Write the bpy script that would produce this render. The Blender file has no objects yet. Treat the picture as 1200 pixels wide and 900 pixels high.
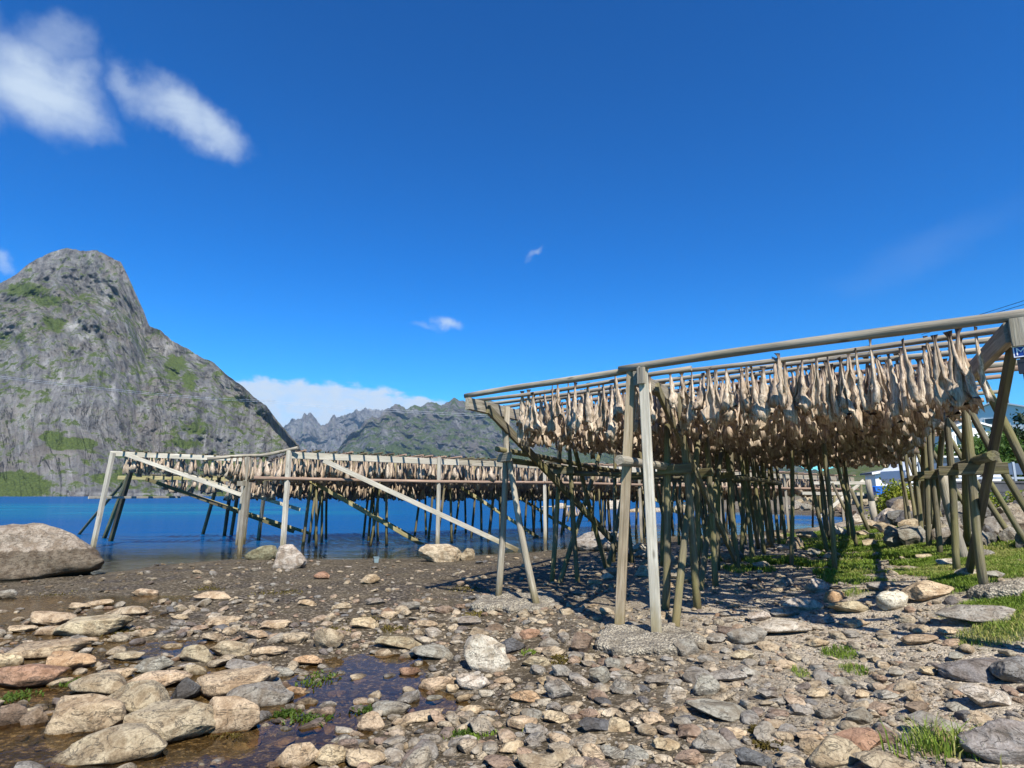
import bpy, math, random
import numpy as np
from mathutils import Vector, Matrix

random.seed(7)
rng = np.random.default_rng(7)
R = math.radians
S = bpy.context.scene
COL = S.collection

# ------------------------------------------------------------------ camera
FPX, CAM_Z = 700.0, 1.75                 # focal length in 1200-px units, eye height above the water
PITCH = math.atan(130 / FPX)
cam = bpy.data.cameras.new('camera')
cam.sensor_width = 36.0
cam.lens = FPX / 1200 * 36
cam.clip_start, cam.clip_end = 0.05, 60000
camo = bpy.data.objects.new('camera', cam)
COL.objects.link(camo)
camo.location = (0, 0, CAM_Z)
camo.rotation_euler = (R(90) + PITCH, 0, 0)
S.camera = camo

# ------------------------------------------------------------------ sun and sky
SUN_EL, SUN_AZ = R(48), math.atan2(0.33, -0.945)      # azimuth from +Y towards +X
sdir = Vector((math.sin(SUN_AZ) * math.cos(SUN_EL), math.cos(SUN_AZ) * math.cos(SUN_EL), math.sin(SUN_EL)))
sl = bpy.data.lights.new('sun', 'SUN')
sl.energy, sl.angle, sl.color = 5.0, R(0.53), (1.0, 0.94, 0.83)
so = bpy.data.objects.new('sun', sl)
COL.objects.link(so)
so.rotation_euler = sdir.to_track_quat('Z', 'Y').to_euler()

S.view_settings.view_transform = 'Standard'
S.view_settings.look = 'None'
S.view_settings.gamma = 1.0
S.view_settings.exposure = 0.82
S.view_settings.use_curve_mapping = False
S.cycles.max_bounces = 8
S.cycles.transparent_max_bounces = 12
S.cycles.volume_bounces = 0
S.cycles.use_denoising = True
S.cycles.caustics_reflective = False
S.cycles.caustics_refractive = False


class NT:
    """Small helper to write node trees."""
    def __init__(s, tree):
        s.t = tree
        s.t.nodes.clear()

    def n(s, kind, **kw):
        nd = s.t.nodes.new(kind)
        for k, v in kw.items():
            if k.startswith('i_'):
                key = k[2:]
                key = int(key) if key.isdigit() else key.replace('_', ' ')
                s.put(nd.inputs[key], v)
            else:
                setattr(nd, k, v)
        return nd

    def put(s, sock, v):
        if isinstance(v, bpy.types.NodeSocket):
            s.t.links.new(v, sock)
        elif isinstance(v, bpy.types.Node):
            s.t.links.new(v.outputs[0], sock)
        elif isinstance(v, (tuple, list)) and sock.type == 'RGBA' and len(v) == 3:
            sock.default_value = (*v, 1)
        else:
            sock.default_value = v

    def m(s, op, a, b=0.0, c=None, clamp=False):
        nd = s.t.nodes.new('ShaderNodeMath')
        nd.operation = op
        nd.use_clamp = clamp
        s.put(nd.inputs[0], a)
        s.put(nd.inputs[1], b)
        if c is not None:
            s.put(nd.inputs[2], c)
        return nd.outputs[0]

    def mix(s, f, a, b, blend='MIX'):
        nd = s.t.nodes.new('ShaderNodeMix')
        nd.data_type = 'RGBA'
        nd.blend_type = blend
        s.put(nd.inputs[0], f)
        s.put(nd.inputs[6], a)
        s.put(nd.inputs[7], b)
        return nd.outputs[2]

    def step(s, x, lo, hi, a=0.0, b=1.0):
        nd = s.t.nodes.new('ShaderNodeMapRange')
        nd.interpolation_type = 'SMOOTHSTEP'
        s.put(nd.inputs['Value'], x)
        for k, v in (('From Min', lo), ('From Max', hi), ('To Min', a), ('To Max', b)):
            s.put(nd.inputs[k], v)
        return nd.outputs[0]

    def noise(s, vec, scale, detail=4, rough=0.55, dist=0.0):
        nd = s.n('ShaderNodeTexNoise')
        if vec is not None:
            s.put(nd.inputs['Vector'], vec)
        nd.inputs['Scale'].default_value = scale
        nd.inputs['Detail'].default_value = detail
        nd.inputs['Roughness'].default_value = rough
        nd.inputs['Distortion'].default_value = dist
        return nd.outputs['Fac']

    def ramp(s, f, stops):
        nd = s.t.nodes.new('ShaderNodeValToRGB')
        s.put(nd.inputs[0], f)
        e = nd.color_ramp.elements
        while len(e) < len(stops):
            e.new(0.5)
        for q, (p, c) in zip(e, stops):
            q.position = p
            q.color = (*c, 1)
        return nd.outputs[0]

    def mapping(s, vec, scale=(1, 1, 1), rot=(0, 0, 0)):
        nd = s.n('ShaderNodeMapping')
        s.put(nd.inputs['Vector'], vec)
        nd.inputs['Scale'].default_value = scale
        nd.inputs['Rotation'].default_value = rot
        return nd.outputs[0]

    def bump(s, h, strength=0.5, dist=0.01, normal=None):
        nd = s.n('ShaderNodeBump')
        nd.inputs['Strength'].default_value = strength
        nd.inputs['Distance'].default_value = dist
        s.put(nd.inputs['Height'], h)
        if normal is not None:
            s.put(nd.inputs['Normal'], normal)
        return nd.outputs[0]


def world():
    w = bpy.data.worlds.new('World')
    S.world = w
    w.use_nodes = True
    T = NT(w.node_tree)
    sky = T.n('ShaderNodeTexSky', sky_type='NISHITA')
    sky.sun_disc = False
    sky.sun_elevation = SUN_EL
    sky.sun_rotation = SUN_AZ
    sky.altitude = 0
    sky.air_density = 1.0
    sky.dust_density = 0.15
    sky.ozone_density = 3.0
    gm = T.n('ShaderNodeGamma', i_Color=sky.outputs[0], i_Gamma=1.24)
    hs = T.n('ShaderNodeHueSaturation', i_Saturation=1.34, i_Value=0.98, i_Color=gm.outputs[0])
    base = T.mix(1.0, hs.outputs[0], (0.30, 0.835, 1.04), 'MULTIPLY')
    # clouds: by direction (azimuth, elevation in degrees)
    geo = T.n('ShaderNodeTexCoord')
    sep = T.n('ShaderNodeSeparateXYZ', i_0=geo.outputs['Generated'])
    az = T.m('MULTIPLY', T.m('ARCTAN2', sep.outputs[0], sep.outputs[1]), 57.2958)
    el = T.m('MULTIPLY', T.m('ARCSINE', sep.outputs[2]), 57.2958)
    cv = T.n('ShaderNodeCombineXYZ', i_0=az, i_1=el)
    warp = T.noise(cv, 0.16, 7, 0.56)
    warp2 = T.noise(T.n('ShaderNodeVectorMath', operation='ADD', i_0=cv.outputs[0], i_1=(37.0, 11.0, 5.0)).outputs[0], 0.16, 7, 0.56)
    azw = T.m('ADD', az, T.m('MULTIPLY', T.m('SUBTRACT', warp, 0.5), 6.5))
    elw = T.m('ADD', el, T.m('MULTIPLY', T.m('SUBTRACT', warp2, 0.5), 6.0))

    def blob(a0, e0, ra, re, rot, soft, amp):
        c, s_ = math.cos(R(rot)), math.sin(R(rot))
        da, de = T.m('SUBTRACT', azw, a0), T.m('SUBTRACT', elw, e0)
        u = T.m('DIVIDE', T.m('ADD', T.m('MULTIPLY', da, c), T.m('MULTIPLY', de, s_)), ra)
        v = T.m('DIVIDE', T.m('SUBTRACT', T.m('MULTIPLY', de, c), T.m('MULTIPLY', da, s_)), re)
        d = T.m('SQRT', T.m('ADD', T.m('MULTIPLY', u, u), T.m('MULTIPLY', v, v)))
        return T.m('MULTIPLY', T.step(d, 1.0, 1.0 - soft), amp)

    fib = T.noise(T.mapping(cv.outputs[0], (0.22, 0.75, 1), (0, 0, R(32))), 1.0, 7, 0.62, 0.6)
    fibf = T.step(fib, 0.30, 0.60)
    wisps = None
    for b in CLOUDS:
        m = blob(*b)
        wisps = m if wisps is None else T.m('MAXIMUM', wisps, m)
    wisps = T.m('MULTIPLY', wisps, T.m('ADD', 0.84, T.m('MULTIPLY', fibf, 0.16)))
    # bank behind the far range
    puff = T.noise(T.mapping(cv.outputs[0], (0.5, 0.95, 1)), 1.0, 6, 0.55, 0.3)
    top = T.m('ADD', BANK_TOP(T, az), T.m('MULTIPLY', T.m('SUBTRACT', puff, 0.5), 2.2))
    bank = T.step(T.m('SUBTRACT', top, el), 0.0, 0.7)
    inaz = T.m('MULTIPLY', T.step(az, -34.0, -29.0), T.step(az, 2.0, -5.0))
    bank = T.m('MULTIPLY', T.m('MULTIPLY', bank, inaz), T.m('ADD', 0.80, T.m('MULTIPLY', T.step(puff, 0.3, 0.62), 0.20)))
    cover = T.m('MAXIMUM', wisps, bank, clamp=True)
    col = T.mix(cover, base, (5.4, 6.4, 7.6))
    bg = T.n('ShaderNodeBackground', i_Color=col, i_Strength=0.069)
    out = T.n('ShaderNodeOutputWorld', i_Surface=bg.outputs[0])


def px_dir(px, py):
    u, v = px - 600.0, 450.0 - py
    cp, sp = math.cos(PITCH), math.sin(PITCH)
    return np.array((u, FPX * cp - v * sp, FPX * sp + v * cp))


def azel(px, py):
    d = px_dir(px, py)
    return math.degrees(math.atan2(d[0], d[1])), math.degrees(math.asin(d[2] / np.linalg.norm(d)))


CLOUDS = []
for (px, py, ra, re, rot, soft, amp) in (
        (530, 384, 1.7, 0.9, -15, 1.0, 0.75), (505, 388, 2.2, 0.6, -10, 1.0, 0.25), (624, 308, 0.8, 0.5, 0, 1.0, 0.35),
        (3, 305, 1.2, 0.9, 0, 1.0, 0.5), (1080, 300, 9, 2.2, 15, 1.0, 0.06)):
    CLOUDS.append((*azel(px, py), ra, re, rot, soft, amp))


for (xa, ya, xb, yb, re, soft, amp) in ((-60, 40, 140, 150, 4.2, 0.85, 0.92), (20, 90, 150, 158, 2.6, 0.9, 0.7), (20, 25, 105, 75, 2.2, 0.95, 0.40), (-200, 20, 30, 100, 6.0, 0.8, 0.9),
                                            (135, 85, 288, 180, 2.7, 0.9, 0.82), (215, 125, 296, 185, 2.6, 0.9, 0.8), (110, 70, 190, 120, 1.5, 0.95, 0.45)):
    (a0, e0), (a1, e1) = azel(xa, ya), azel(xb, yb)
    CLOUDS.append(((a0 + a1) / 2, (e0 + e1) / 2, math.hypot(a1 - a0, e1 - e0) / 2 * 1.15, re, math.degrees(math.atan2(e1 - e0, a1 - a0)), soft, amp))


def BANK_TOP(T, az):
    a0, e0 = azel(400, 446)
    a1, e1 = azel(545, 470)
    f = T.step(az, a0, a1)
    return T.m('ADD', e0, T.m('MULTIPLY', f, e1 - e0))


world()

# ------------------------------------------------------------------ numpy noise
_P = np.random.default_rng(3).permutation(256)
_P = np.concatenate([_P, _P, _P])
_G = np.random.default_rng(4).normal(size=(256, 3))
_G /= np.linalg.norm(_G, axis=1)[:, None]


def pnoise(p):
    p = np.asarray(p, float)
    i = np.floor(p).astype(int)
    f = p - i
    i &= 255
    w = f * f * f * (f * (f * 6 - 15) + 10)
    r = 0
    for dx in (0, 1):
        wx = w[..., 0] if dx else 1 - w[..., 0]
        for dy in (0, 1):
            wy = w[..., 1] if dy else 1 - w[..., 1]
            for dz in (0, 1):
                wz = w[..., 2] if dz else 1 - w[..., 2]
                h = _P[_P[_P[(i[..., 0] + dx) & 255] + ((i[..., 1] + dy) & 255)] + ((i[..., 2] + dz) & 255)]
                g = _G[h]
                r = r + wx * wy * wz * (g[..., 0] * (f[..., 0] - dx) + g[..., 1] * (f[..., 1] - dy) + g[..., 2] * (f[..., 2] - dz))
    return r * 1.6


def fbm(p, octv=4, gain=0.5, lac=2.0, ridged=False):
    p = np.asarray(p, float)
    a, s, tot = 1.0, 0, 0
    for _ in range(octv):
        v = pnoise(p)
        if ridged:
            v = 1 - 2 * np.abs(v)
        s = s + a * v
        tot += a
        a *= gain
        p = p * lac + 17.3
    return s / tot


def P3(x, y, z=0.0):
    x = np.asarray(x, float)
    return np.stack([x, np.broadcast_to(y, x.shape), np.broadcast_to(z, x.shape)], -1)


def sstep(x, a, b):
    t = np.clip((np.asarray(x, float) - a) / (b - a), 0, 1)
    return t * t * (3 - 2 * t)


# ------------------------------------------------------------------ mesh helpers
def tag(o, label=None, cat=None, group=None, kind=None):
    if label: o['label'] = label
    if cat: o['category'] = cat
    if group: o['group'] = group
    if kind: o['kind'] = kind
    return o


def mesh_np(name, verts, faces, mat=None, smooth=True, attrs=None):
    """faces: (n,3) or (n,4) int array, or a list of such arrays"""
    fl = faces if isinstance(faces, list) else [faces]
    me = bpy.data.meshes.new(name)
    verts = np.asarray(verts, np.float32)
    me.vertices.add(len(verts))
    me.vertices.foreach_set('co', verts.ravel())
    loops = np.concatenate([np.asarray(f, np.int32).ravel() for f in fl])
    tot = np.concatenate([np.full(len(f), f.shape[1], np.int32) for f in fl])
    start = np.concatenate([[0], np.cumsum(tot)[:-1]]).astype(np.int32)
    me.loops.add(len(loops))
    me.loops.foreach_set('vertex_index', loops)
    me.polygons.add(len(tot))
    me.polygons.foreach_set('loop_start', start)
    me.polygons.foreach_set('loop_total', tot)
    me.polygons.foreach_set('use_smooth', np.full(len(tot), bool(smooth)))
    for k, v in (attrs or {}).items():
        a = me.attributes.new(k, 'FLOAT', 'POINT')
        a.data.foreach_set('value', np.asarray(v, np.float32))
    me.update(calc_edges=True)
    me.validate()
    if mat: me.materials.append(mat)
    return me


def link(name, me, parent=None, loc=None, matrix=None):
    o = bpy.data.objects.new(name, me)
    COL.objects.link(o)
    if parent is not None: o.parent = parent
    if matrix is not None: o.matrix_basis = matrix
    if loc is not None: o.location = loc
    return o


def empty(name, loc=(0, 0, 0), rz=0, **kw):
    o = bpy.data.objects.new(name, None)
    COL.objects.link(o)
    o.location = loc
    o.rotation_euler = (0, 0, rz)
    o.empty_display_size = 0.2
    return tag(o, **kw)


class MB:
    def __init__(s):
        s.v, s.f = [], []

    def add(s, vs, fs):
        b = len(s.v)
        s.v += [tuple(v) for v in vs]
        s.f += [tuple(i + b for i in f) for f in fs]
        return s

    def box(s, lo, hi):
        x0, y0, z0 = lo
        x1, y1, z1 = hi
        return s.add([(x0, y0, z0), (x1, y0, z0), (x1, y1, z0), (x0, y1, z0), (x0, y0, z1), (x1, y0, z1), (x1, y1, z1), (x0, y1, z1)],
                     [(3, 2, 1, 0), (4, 5, 6, 7), (0, 1, 5, 4), (1, 2, 6, 5), (2, 3, 7, 6), (3, 0, 4, 7)])

    def tube(s, p0, p1, r0, r1=None, n=8):
        p0, p1 = Vector(p0), Vector(p1)
        r1 = r0 if r1 is None else r1
        d = (p1 - p0).normalized()
        a = d.orthogonal().normalized()
        b = d.cross(a)
        vs = []
        for p, r in ((p0, r0), (p1, r1)):
            for k in range(n):
                t = 2 * math.pi * k / n
                vs.append(p + a * (math.cos(t) * r) + b * (math.sin(t) * r))
        fs = [(k, (k + 1) % n, n + (k + 1) % n, n + k) for k in range(n)]
        fs += [tuple(range(n - 1, -1, -1)), tuple(range(n, 2 * n))]
        return s.add(vs, fs)

    def prism(s, poly, p0, ax, ay, az, depth):
        """polygon in the (ax, ay) plane at p0, extruded along az"""
        p0, ax, ay, az = Vector(p0), Vector(ax), Vector(ay), Vector(az)
        n = len(poly)
        vs = [p0 + ax * u + ay * v for u, v in poly] + [p0 + ax * u + ay * v + az * depth for u, v in poly]
        fs = [tuple(range(n - 1, -1, -1)), tuple(range(n, 2 * n))] + [(k, (k + 1) % n, n + (k + 1) % n, n + k) for k in range(n)]
        return s.add(vs, fs)

    def build(s, name, mat, parent=None, smooth=False, loc=None):
        me = bpy.data.meshes.new(name)
        me.from_pydata(s.v, [], s.f)
        me.update()
        if smooth:
            me.polygons.foreach_set('use_smooth', [len(p.vertices) < 5 for p in me.polygons])
        if mat: me.materials.append(mat)
        return link(name, me, parent, loc)


# ------------------------------------------------------------------ materials
def new_mat(name):
    m = bpy.data.materials.new(name)
    m.use_nodes = True
    return m, NT(m.node_tree)


def finish(T, bsdf, disp=None):
    o = T.n('ShaderNodeOutputMaterial')
    T.put(o.inputs['Surface'], bsdf.outputs[0] if isinstance(bsdf, bpy.types.Node) else bsdf)


def plain(name, col, rough=0.6, metal=0.0, noise=0.15, scale=6.0):
    m, T = new_mat(name)
    tc = T.n('ShaderNodeTexCoord')
    nz = T.noise(tc.outputs['Object'], scale, 6, 0.65)
    dark = tuple(c * (1 - noise * 1.6) for c in col)
    lite = tuple(min(1, c * (1 + noise)) for c in col)
    b = T.n('ShaderNodeBsdfPrincipled', i_Base_Color=T.ramp(nz, [(0.3, dark), (0.7, lite)]), i_Roughness=rough, i_Metallic=metal,
            i_Normal=T.bump(nz, 0.15, 0.01))
    finish(T, b)
    return m


def wood(name, c_dark, c_mid, c_lite, algae=0.0, knots=True, foot=None):
    """weathered timber, grain along local Z"""
    m, T = new_mat(name)
    tc = T.n('ShaderNodeTexCoord')
    rnd = T.n('ShaderNodeObjectInfo').outputs['Random']
    off = T.n('ShaderNodeVectorMath', operation='ADD', i_0=tc.outputs['Object'])
    T.put(off.inputs[1], T.n('ShaderNodeCombineXYZ', i_0=T.m('MULTIPLY', rnd, 31.0), i_1=T.m('MULTIPLY', rnd, 17.0), i_2=T.m('MULTIPLY', rnd, 53.0)).outputs[0])
    v = off.outputs[0]
    grain = T.noise(T.mapping(v, (45, 45, 1.6)), 1.0, 5, 0.65, 0.3)
    fine = T.noise(T.mapping(v, (160, 160, 5)), 1.0, 3, 0.6)
    blot = T.noise(T.mapping(v, (6, 6, 1.3)), 1.0, 4, 0.6)
    c = T.ramp(grain, [(0.28, c_dark), (0.50, c_mid), (0.72, c_lite)])
    c = T.mix(T.m('MULTIPLY', T.step(blot, 0.62, 0.40), 0.55), c, tuple(x * 0.55 for x in c_mid))
    c = T.mix(T.m('MULTIPLY', T.m('SUBTRACT', rnd, 0.5, clamp=True), 0.8), c, tuple(x * 0.55 for x in c_mid))
    crack = T.step(T.noise(T.mapping(v, (70, 70, 0.8)), 1.0, 2, 0.5), 0.30, 0.24)
    c = T.mix(T.m('MULTIPLY', crack, 0.8), c, (0.035, 0.028, 0.02))
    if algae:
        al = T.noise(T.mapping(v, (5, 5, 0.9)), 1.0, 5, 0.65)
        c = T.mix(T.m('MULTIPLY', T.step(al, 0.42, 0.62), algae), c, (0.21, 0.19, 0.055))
    kn = T.n('ShaderNodeTexVoronoi', i_Vector=T.mapping(v, (7, 7, 2.2)), i_Scale=1.0)
    c = T.mix(T.m('MULTIPLY', T.step(kn.outputs['Distance'], 0.16, 0.05), 0.7), c, tuple(x * 0.4 for x in c_dark))
    wz = T.n('ShaderNodeSeparateXYZ', i_0=T.n('ShaderNodeNewGeometry').outputs['Position']).outputs[2]
    wz = T.m('ADD', wz, T.m('MULTIPLY', T.m('SUBTRACT', blot, 0.5), 0.9))
    c = T.mix(T.m('MULTIPLY', T.step(wz, 0.62, 0.25), 0.6), c, (0.21, 0.165, 0.065))
    c = T.mix(T.m('MULTIPLY', T.step(wz, 0.26, 0.02), 0.75), c, (0.055, 0.042, 0.02))
    b = T.n('ShaderNodeBsdfPrincipled', i_Base_Color=c, i_Roughness=0.85,
            i_Normal=T.bump(T.m('ADD', T.m('ADD', grain, T.m('MULTIPLY', fine, 0.4)), T.m('MULTIPLY', crack, -0.8)), 0.7, 0.012))
    b.inputs['Specular IOR Level'].default_value = 0.25
    finish(T, b)
    return m


M = {}
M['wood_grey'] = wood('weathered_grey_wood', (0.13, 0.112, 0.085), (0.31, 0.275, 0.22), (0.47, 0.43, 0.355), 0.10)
M['wood_olive'] = wood('algae_and_shade_wood', (0.060, 0.050, 0.033), (0.15, 0.130, 0.085), (0.28, 0.25, 0.175), 0.42)  # algae stain, with the shade on the rack legs darkened into the tones
M['wood_pole'] = wood('thin_brown_pole', (0.13, 0.085, 0.06), (0.30, 0.205, 0.15), (0.43, 0.33, 0.25), 0.0)
M['wood_tan'] = wood('brown_stained_post', (0.14, 0.105, 0.065), (0.34, 0.27, 0.185), (0.47, 0.40, 0.30), 0.2)
M['wood_pale'] = wood('sun_bleached_board', (0.30, 0.27, 0.21), (0.50, 0.465, 0.39), (0.66, 0.63, 0.56), 0.10)
M['wood_yellow'] = wood('lichen_yellow_board', (0.20, 0.17, 0.08), (0.38, 0.335, 0.19), (0.52, 0.47, 0.31), 0.55)
M['wood_dark'] = wood('dark_timber', (0.035, 0.03, 0.025), (0.09, 0.078, 0.06), (0.17, 0.15, 0.12), 0.3)  # dark brown timber tones; on the corner brace they stand for shade


def stone_mat(name, rnd_attr, wet=False):
    m, T = new_mat(name)
    tc = T.n('ShaderNodeTexCoord')
    geo = T.n('ShaderNodeNewGeometry')
    if rnd_attr:
        r = T.n('ShaderNodeAttribute', attribute_name='rnd').outputs['Fac']
        v = geo.outputs['Position']
    else:
        r = T.n('ShaderNodeObjectInfo').outputs['Random']
        v = geo.outputs['Position']
    hue = T.ramp(r, [(0.0, (0.40, 0.32, 0.215)), (0.22, (0.34, 0.285, 0.20)), (0.42, (0.27, 0.245, 0.20)), (0.58, (0.22, 0.205, 0.18)),
                     (0.70, (0.44, 0.375, 0.275)), (0.82, (0.31, 0.215, 0.145)), (0.92, (0.11, 0.11, 0.11)), (1.0, (0.46, 0.41, 0.335))])
    if not rnd_attr:
        oc = T.n('ShaderNodeObjectInfo').outputs['Color']
        hue = oc
    big = T.noise(v, 7.0, 5, 0.6, 0.4)
    fine = T.noise(v, 60.0, 5, 0.7)
    speck = T.noise(v, 190.0, 2, 0.5)
    c = T.mix(T.step(big, 0.60, 0.36), hue, T.mix(1.0, hue, (0.62, 0.56, 0.50), 'MULTIPLY'))
    c = T.mix(T.m('MULTIPLY', T.step(big, 0.56, 0.74), 0.55), c, T.mix(1.0, hue, (1.35, 1.33, 1.25), 'MULTIPLY'))
    c = T.mix(T.m('MULTIPLY', T.step(fine, 0.58, 0.42), 0.55), c, T.mix(1.0, c, (0.5, 0.47, 0.44), 'MULTIPLY'))
    c = T.mix(T.m('MULTIPLY', T.step(speck, 0.60, 0.68), 0.45), c, T.mix(1.0, c, (1.6, 1.58, 1.5), 'MULTIPLY'))
    vein = T.step(T.m('ABSOLUTE', T.m('SUBTRACT', T.noise(T.mapping(v, (3, 3, 9), (0.5, 0.3, 0)), 1.6, 5, 0.6, 1.0), 0.5)), 0.016, 0.0)
    c = T.mix(T.m('MULTIPLY', vein, 0.6), c, (0.05, 0.043, 0.036))
    tide_z = 0.12 if rnd_attr else T.n('ShaderNodeObjectInfo').outputs['Alpha']
    zpos = T.n('ShaderNodeSeparateXYZ', i_0=geo.outputs['Position']).outputs[2]
    tide = T.step(T.m('ADD', zpos, T.m('MULTIPLY', T.m('SUBTRACT', big, 0.5), 0.12)), tide_z, T.m('SUBTRACT', tide_z, 0.05))
    c = T.mix(T.m('MULTIPLY', tide, 0.72), c, T.mix(1.0, c, (0.26, 0.23, 0.17), 'MULTIPLY'))
    h = T.m('ADD', T.m('ADD', T.m('MULTIPLY', big, 1.0), T.m('MULTIPLY', fine, 0.35)), T.m('MULTIPLY', vein, -0.35))
    b = T.n('ShaderNodeBsdfPrincipled', i_Base_Color=c, i_Roughness=0.82, i_Normal=T.bump(h, 0.75, 0.03))
    b.inputs['Specular IOR Level'].default_value = 0.3
    finish(T, b)
    return m


M['stone'] = stone_mat('shore_stone', False)
M['stones'] = stone_mat('shore_pebbles', True)


def ground_mat():
    m, T = new_mat('tidal_flat_ground')
    geo = T.n('ShaderNodeNewGeometry')
    v = geo.outputs['Position']
    gr = T.n('ShaderNodeAttribute', attribute_name='gravel').outputs['Fac']
    gs = T.n('ShaderNodeAttribute', attribute_name='grass').outputs['Fac']
    n1 = T.noise(v, 1.3, 6, 0.6)
    n2 = T.noise(v, 18.0, 6, 0.7)
    vor = T.n('ShaderNodeTexVoronoi', i_Vector=v, i_Scale=38.0)
    vor2 = T.n('ShaderNodeTexVoronoi', i_Vector=v, i_Scale=85.0)
    peb = T.ramp(T.n('ShaderNodeSeparateColor', i_0=vor.outputs['Color']).outputs[0],
                 [(0.0, (0.17, 0.135, 0.095)), (0.4, (0.29, 0.24, 0.175)), (0.7, (0.40, 0.34, 0.255)), (1.0, (0.50, 0.43, 0.33))])
    peb2 = T.ramp(T.n('ShaderNodeSeparateColor', i_0=vor2.outputs['Color']).outputs[1],
                  [(0.0, (0.18, 0.155, 0.115)), (0.5, (0.35, 0.305, 0.24)), (1.0, (0.54, 0.475, 0.385))])
    mud = T.ramp(n1, [(0.3, (0.034, 0.026, 0.016)), (0.55, (0.064, 0.050, 0.031)), (0.75, (0.11, 0.087, 0.056))])
    mud = T.mix(T.m('MULTIPLY', T.step(n2, 0.48, 0.64), 0.6), mud, peb)
    dry = T.mix(0.5, peb, peb2)
    c = T.mix(gr, mud, dry)
    weed = T.step(T.noise(v, 2.6, 5, 0.65, 0.5), 0.64, 0.74)
    c = T.mix(T.m('MULTIPLY', T.m('MULTIPLY', weed, T.m('SUBTRACT', 1.0, gr, clamp=True)), 0.5), c, (0.075, 0.072, 0.012))
    soil = T.ramp(n2, [(0.3, (0.030, 0.045, 0.010)), (0.7, (0.075, 0.115, 0.022))])
    c = T.mix(gs, c, soil)
    h = T.m('ADD', T.m('MULTIPLY', vor.outputs['Distance'], -0.6), T.m('ADD', T.m('MULTIPLY', n2, 0.8), T.m('MULTIPLY', vor2.outputs['Distance'], -0.25)))
    rough = T.m('ADD', T.step(n1, 0.36, 0.58, 0.55, 0.95), T.m('MULTIPLY', gr, 0.3), clamp=True)
    b = T.n('ShaderNodeBsdfPrincipled', i_Base_Color=c, i_Roughness=rough, i_Normal=T.bump(h, 0.8, 0.03))
    b.inputs['Specular IOR Level'].default_value = 0.14
    finish(T, b)
    return m


M['ground'] = ground_mat()


def sea_mat():
    m, T = new_mat('sea_water')
    geo = T.n('ShaderNodeNewGeometry')
    v = geo.outputs['Position']
    dep = T.n('ShaderNodeAttribute', attribute_name='depth').outputs['Fac']
    sand = T.n('ShaderNodeAttribute', attribute_name='sand').outputs['Fac']
    streak = T.noise(T.mapping(v, (0.02, 0.11, 1)), 1.0, 4, 0.6)
    body = T.mix(T.m('MULTIPLY', sand, T.step(streak, 0.25, 0.75)), (0.001, 0.070, 0.215), (0.003, 0.145, 0.24))
    body = T.mix(T.m('MULTIPLY', T.step(streak, 0.60, 0.75), 0.4), body, (0.001, 0.035, 0.13))
    w1 = T.noise(T.mapping(v, (0.35, 0.9, 1)), 1.0, 4, 0.6, 0.3)
    w2 = T.noise(T.mapping(v, (1.6, 4.2, 1)), 1.0, 4, 0.6, 0.2)
    w3 = T.noise(T.mapping(v, (0.05, 0.16, 1)), 1.0, 3, 0.6)
    h = T.m('ADD', T.m('MULTIPLY', w1, 0.70), T.m('ADD', T.m('MULTIPLY', w2, 0.13), T.m('MULTIPLY', w3, 1.2)))
    calm = T.step(dep, 0.05, 0.9, 0.12, 1.0)
    bp = T.n('ShaderNodeBump', i_Strength=calm, i_Distance=1.0, i_Height=h)
    dif = T.n('ShaderNodeBsdfDiffuse', i_Color=body)
    tra = T.n('ShaderNodeBsdfTransparent', i_Color=(0.78, 0.80, 0.78))
    inner = T.n('ShaderNodeMixShader', i_0=T.step(dep, 0.03, 0.75), i_1=tra.outputs[0], i_2=dif.outputs[0])
    glo = T.n('ShaderNodeBsdfGlossy', i_Color=(1, 1, 1), i_Roughness=0.07, i_Normal=bp.outputs[0])
    fr = T.n('ShaderNodeFresnel', i_IOR=1.33, i_Normal=bp.outputs[0])
    fac = T.m('MINIMUM', T.m('MULTIPLY', fr.outputs[0], 0.8), T.step(dep, 0.1, 1.2, 0.5, 0.26))
    finish(T, T.n('ShaderNodeMixShader', i_0=fac, i_1=inner.outputs[0], i_2=glo.outputs[0]))
    return m


def pool_mat():
    m, T = new_mat('tide_pool_water')
    geo = T.n('ShaderNodeNewGeometry')
    v = geo.outputs['Position']
    h = T.m('ADD', T.noise(v, 5.0, 3, 0.5), T.m('MULTIPLY', T.noise(v, 26.0, 3, 0.6), 0.25))
    bp = T.n('ShaderNodeBump', i_Strength=0.09, i_Distance=0.05, i_Height=h)
    tra = T.n('ShaderNodeBsdfTransparent', i_Color=(0.78, 0.67, 0.48))
    glo = T.n('ShaderNodeBsdfGlossy', i_Color=(1, 1, 1), i_Roughness=0.015, i_Normal=bp.outputs[0])
    fr = T.n('ShaderNodeFresnel', i_IOR=1.33, i_Normal=bp.outputs[0])
    finish(T, T.n('ShaderNodeMixShader', i_0=T.m('MULTIPLY', fr.outputs[0], 0.62), i_1=tra.outputs[0], i_2=glo.outputs[0]))
    return m


M['sea'] = sea_mat()
M['pool'] = pool_mat()


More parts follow.
